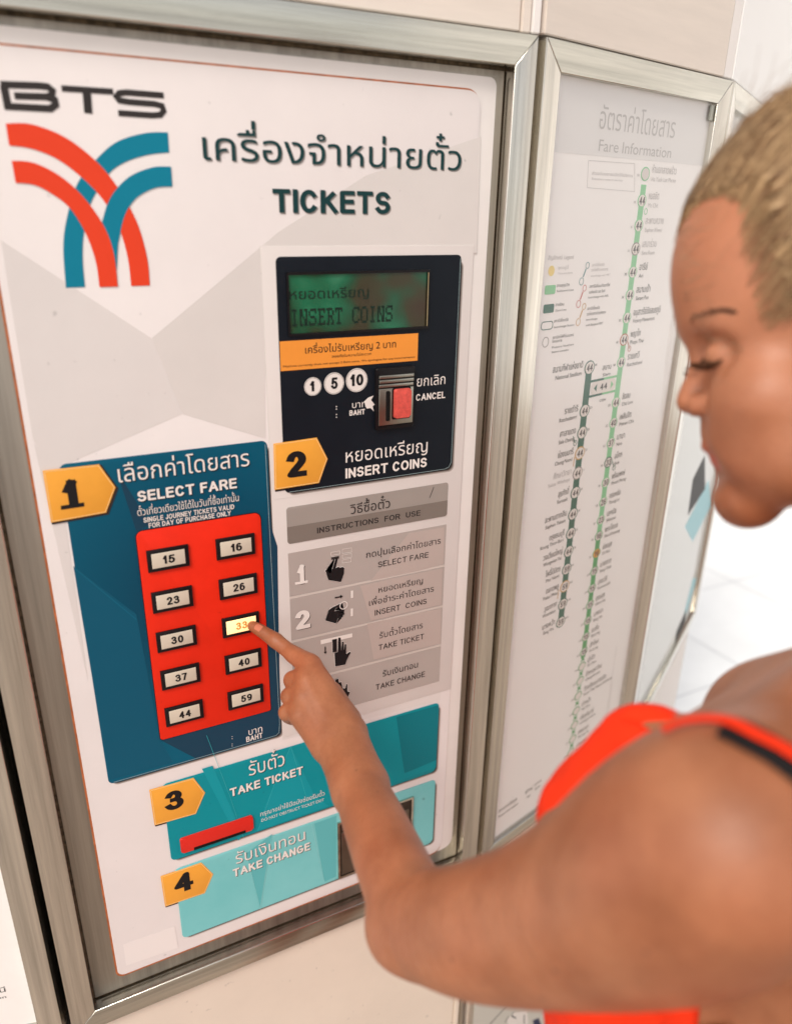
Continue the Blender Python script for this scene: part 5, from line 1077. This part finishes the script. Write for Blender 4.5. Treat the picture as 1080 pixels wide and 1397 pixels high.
def lay(SV_):
    """strands that dip into the hair mass are laid on its surface"""
    A_ = np.array(SV_); lift_ = .0006 + .0018 * ((np.arange(len(A_)) // 27 * 7919) % 97) / 97
    for _ in range(2):
        d_ = hair_fn(A_); g_ = np.stack([hair_fn(A_ + I3[k] * 2e-4) - d_ for k in range(3)], 1) / 2e-4; n_ = np.linalg.norm(g_, axis=1); m_ = (d_ < .0012) & (n_ > .2)
        A_[m_] -= (g_ * ((d_ - lift_) / np.maximum(n_, .2) ** 2)[:, None])[m_]
    return A_
for (a_, b_), c_ in zip(HS, ((.50, .33, .175), (.33, .20, .10), (.20, .11, .055))):
    o = bpy.data.objects.new('swept_hair', mesh(K2W(lay(a_)), b_)); COL.objects.link(o); o.data.materials.append(mat('hair_shade_%d' % int(c_[0] * 100), c_, .45, linear=True)); o.parent = HR; o['kind'] = 'stuff'
o = bpy.data.objects.new('hair_wisps', mesh([K2W(p) for p in SV], SF)); COL.objects.link(o); o.data.materials.append(M_HAIR); o.parent = HR; o['kind'] = 'stuff'; o.matrix_parent_inverse = HR.matrix_world.inverted() if 0 else Matrix.Identity(4)
# brow, lashes
SV, SF = [], []
def mirror(P): return P - 2 * ((P - MH) @ LH) * LH
def both(pts, r0): strand(pts, r0); strand([mirror(p) for p in pts], r0)
for i in range(420):
    t = RNG.uniform(0, 1) ** 1.3; x, y = 941 + 62 * t, 437 - 13 * math.sin(t * 2.3) + RNG.normal(0, 3.4 * (1 - .65 * t)); q = hit(x, y)
    if q is None or (q - MH) @ LH < .001 or q[2] > .52: continue
    q = q - .0004 * LH * -1; both([q, q + LH * .0008 + (UH * .0012 - FH * .0028)], .00022)
for i in range(260):
    t = RNG.uniform(0, 1); q = hit(959 + 26 * t, 491 + 4.5 * math.sin(math.pi * t) + RNG.normal(0, 1.0))
    if q is None or q[2] > .52: continue
    both([q + LH * .0002, q + LH * .0020 + FH * .0035 - UH * .0024, q + LH * .0030 + FH * .0090 - UH * .0012], .00045)
o = bpy.data.objects.new('eyebrows_and_lashes', mesh([K2W(p) for p in SV], SF)); COL.objects.link(o); o.data.materials.append(mat('dark_brown_hair', (74, 46, 30), .5)); o.parent = PE; keep(o)
# fingernail of the pointing finger
q, g = snap(K(349, 851, .860), .0003)
ax1 = K(344, 854, .879) - K(362, 865, .870); ax1 /= np.linalg.norm(ax1); ax2 = np.cross(ax1, g); ax2 /= np.linalg.norm(ax2); V, Fc = [], []
for i in range(7):
    for j in range(7): a, c = (i / 6 - .5) * .0095, (j / 6 - .5) * .0090; a *= 1 - .25 * (c / .0045) ** 2; pq, gq = snap(q + ax1 * a + ax2 * c, .00035); V.append(K2W(pq))
for i in range(6):
    for j in range(6): Fc.append((i * 7 + j, i * 7 + j + 1, i * 7 + j + 8, i * 7 + j + 7))
keep(link('fingernail', mesh(V, Fc), PE, mat('nail_pink', (190, 116, 90), .3), True))
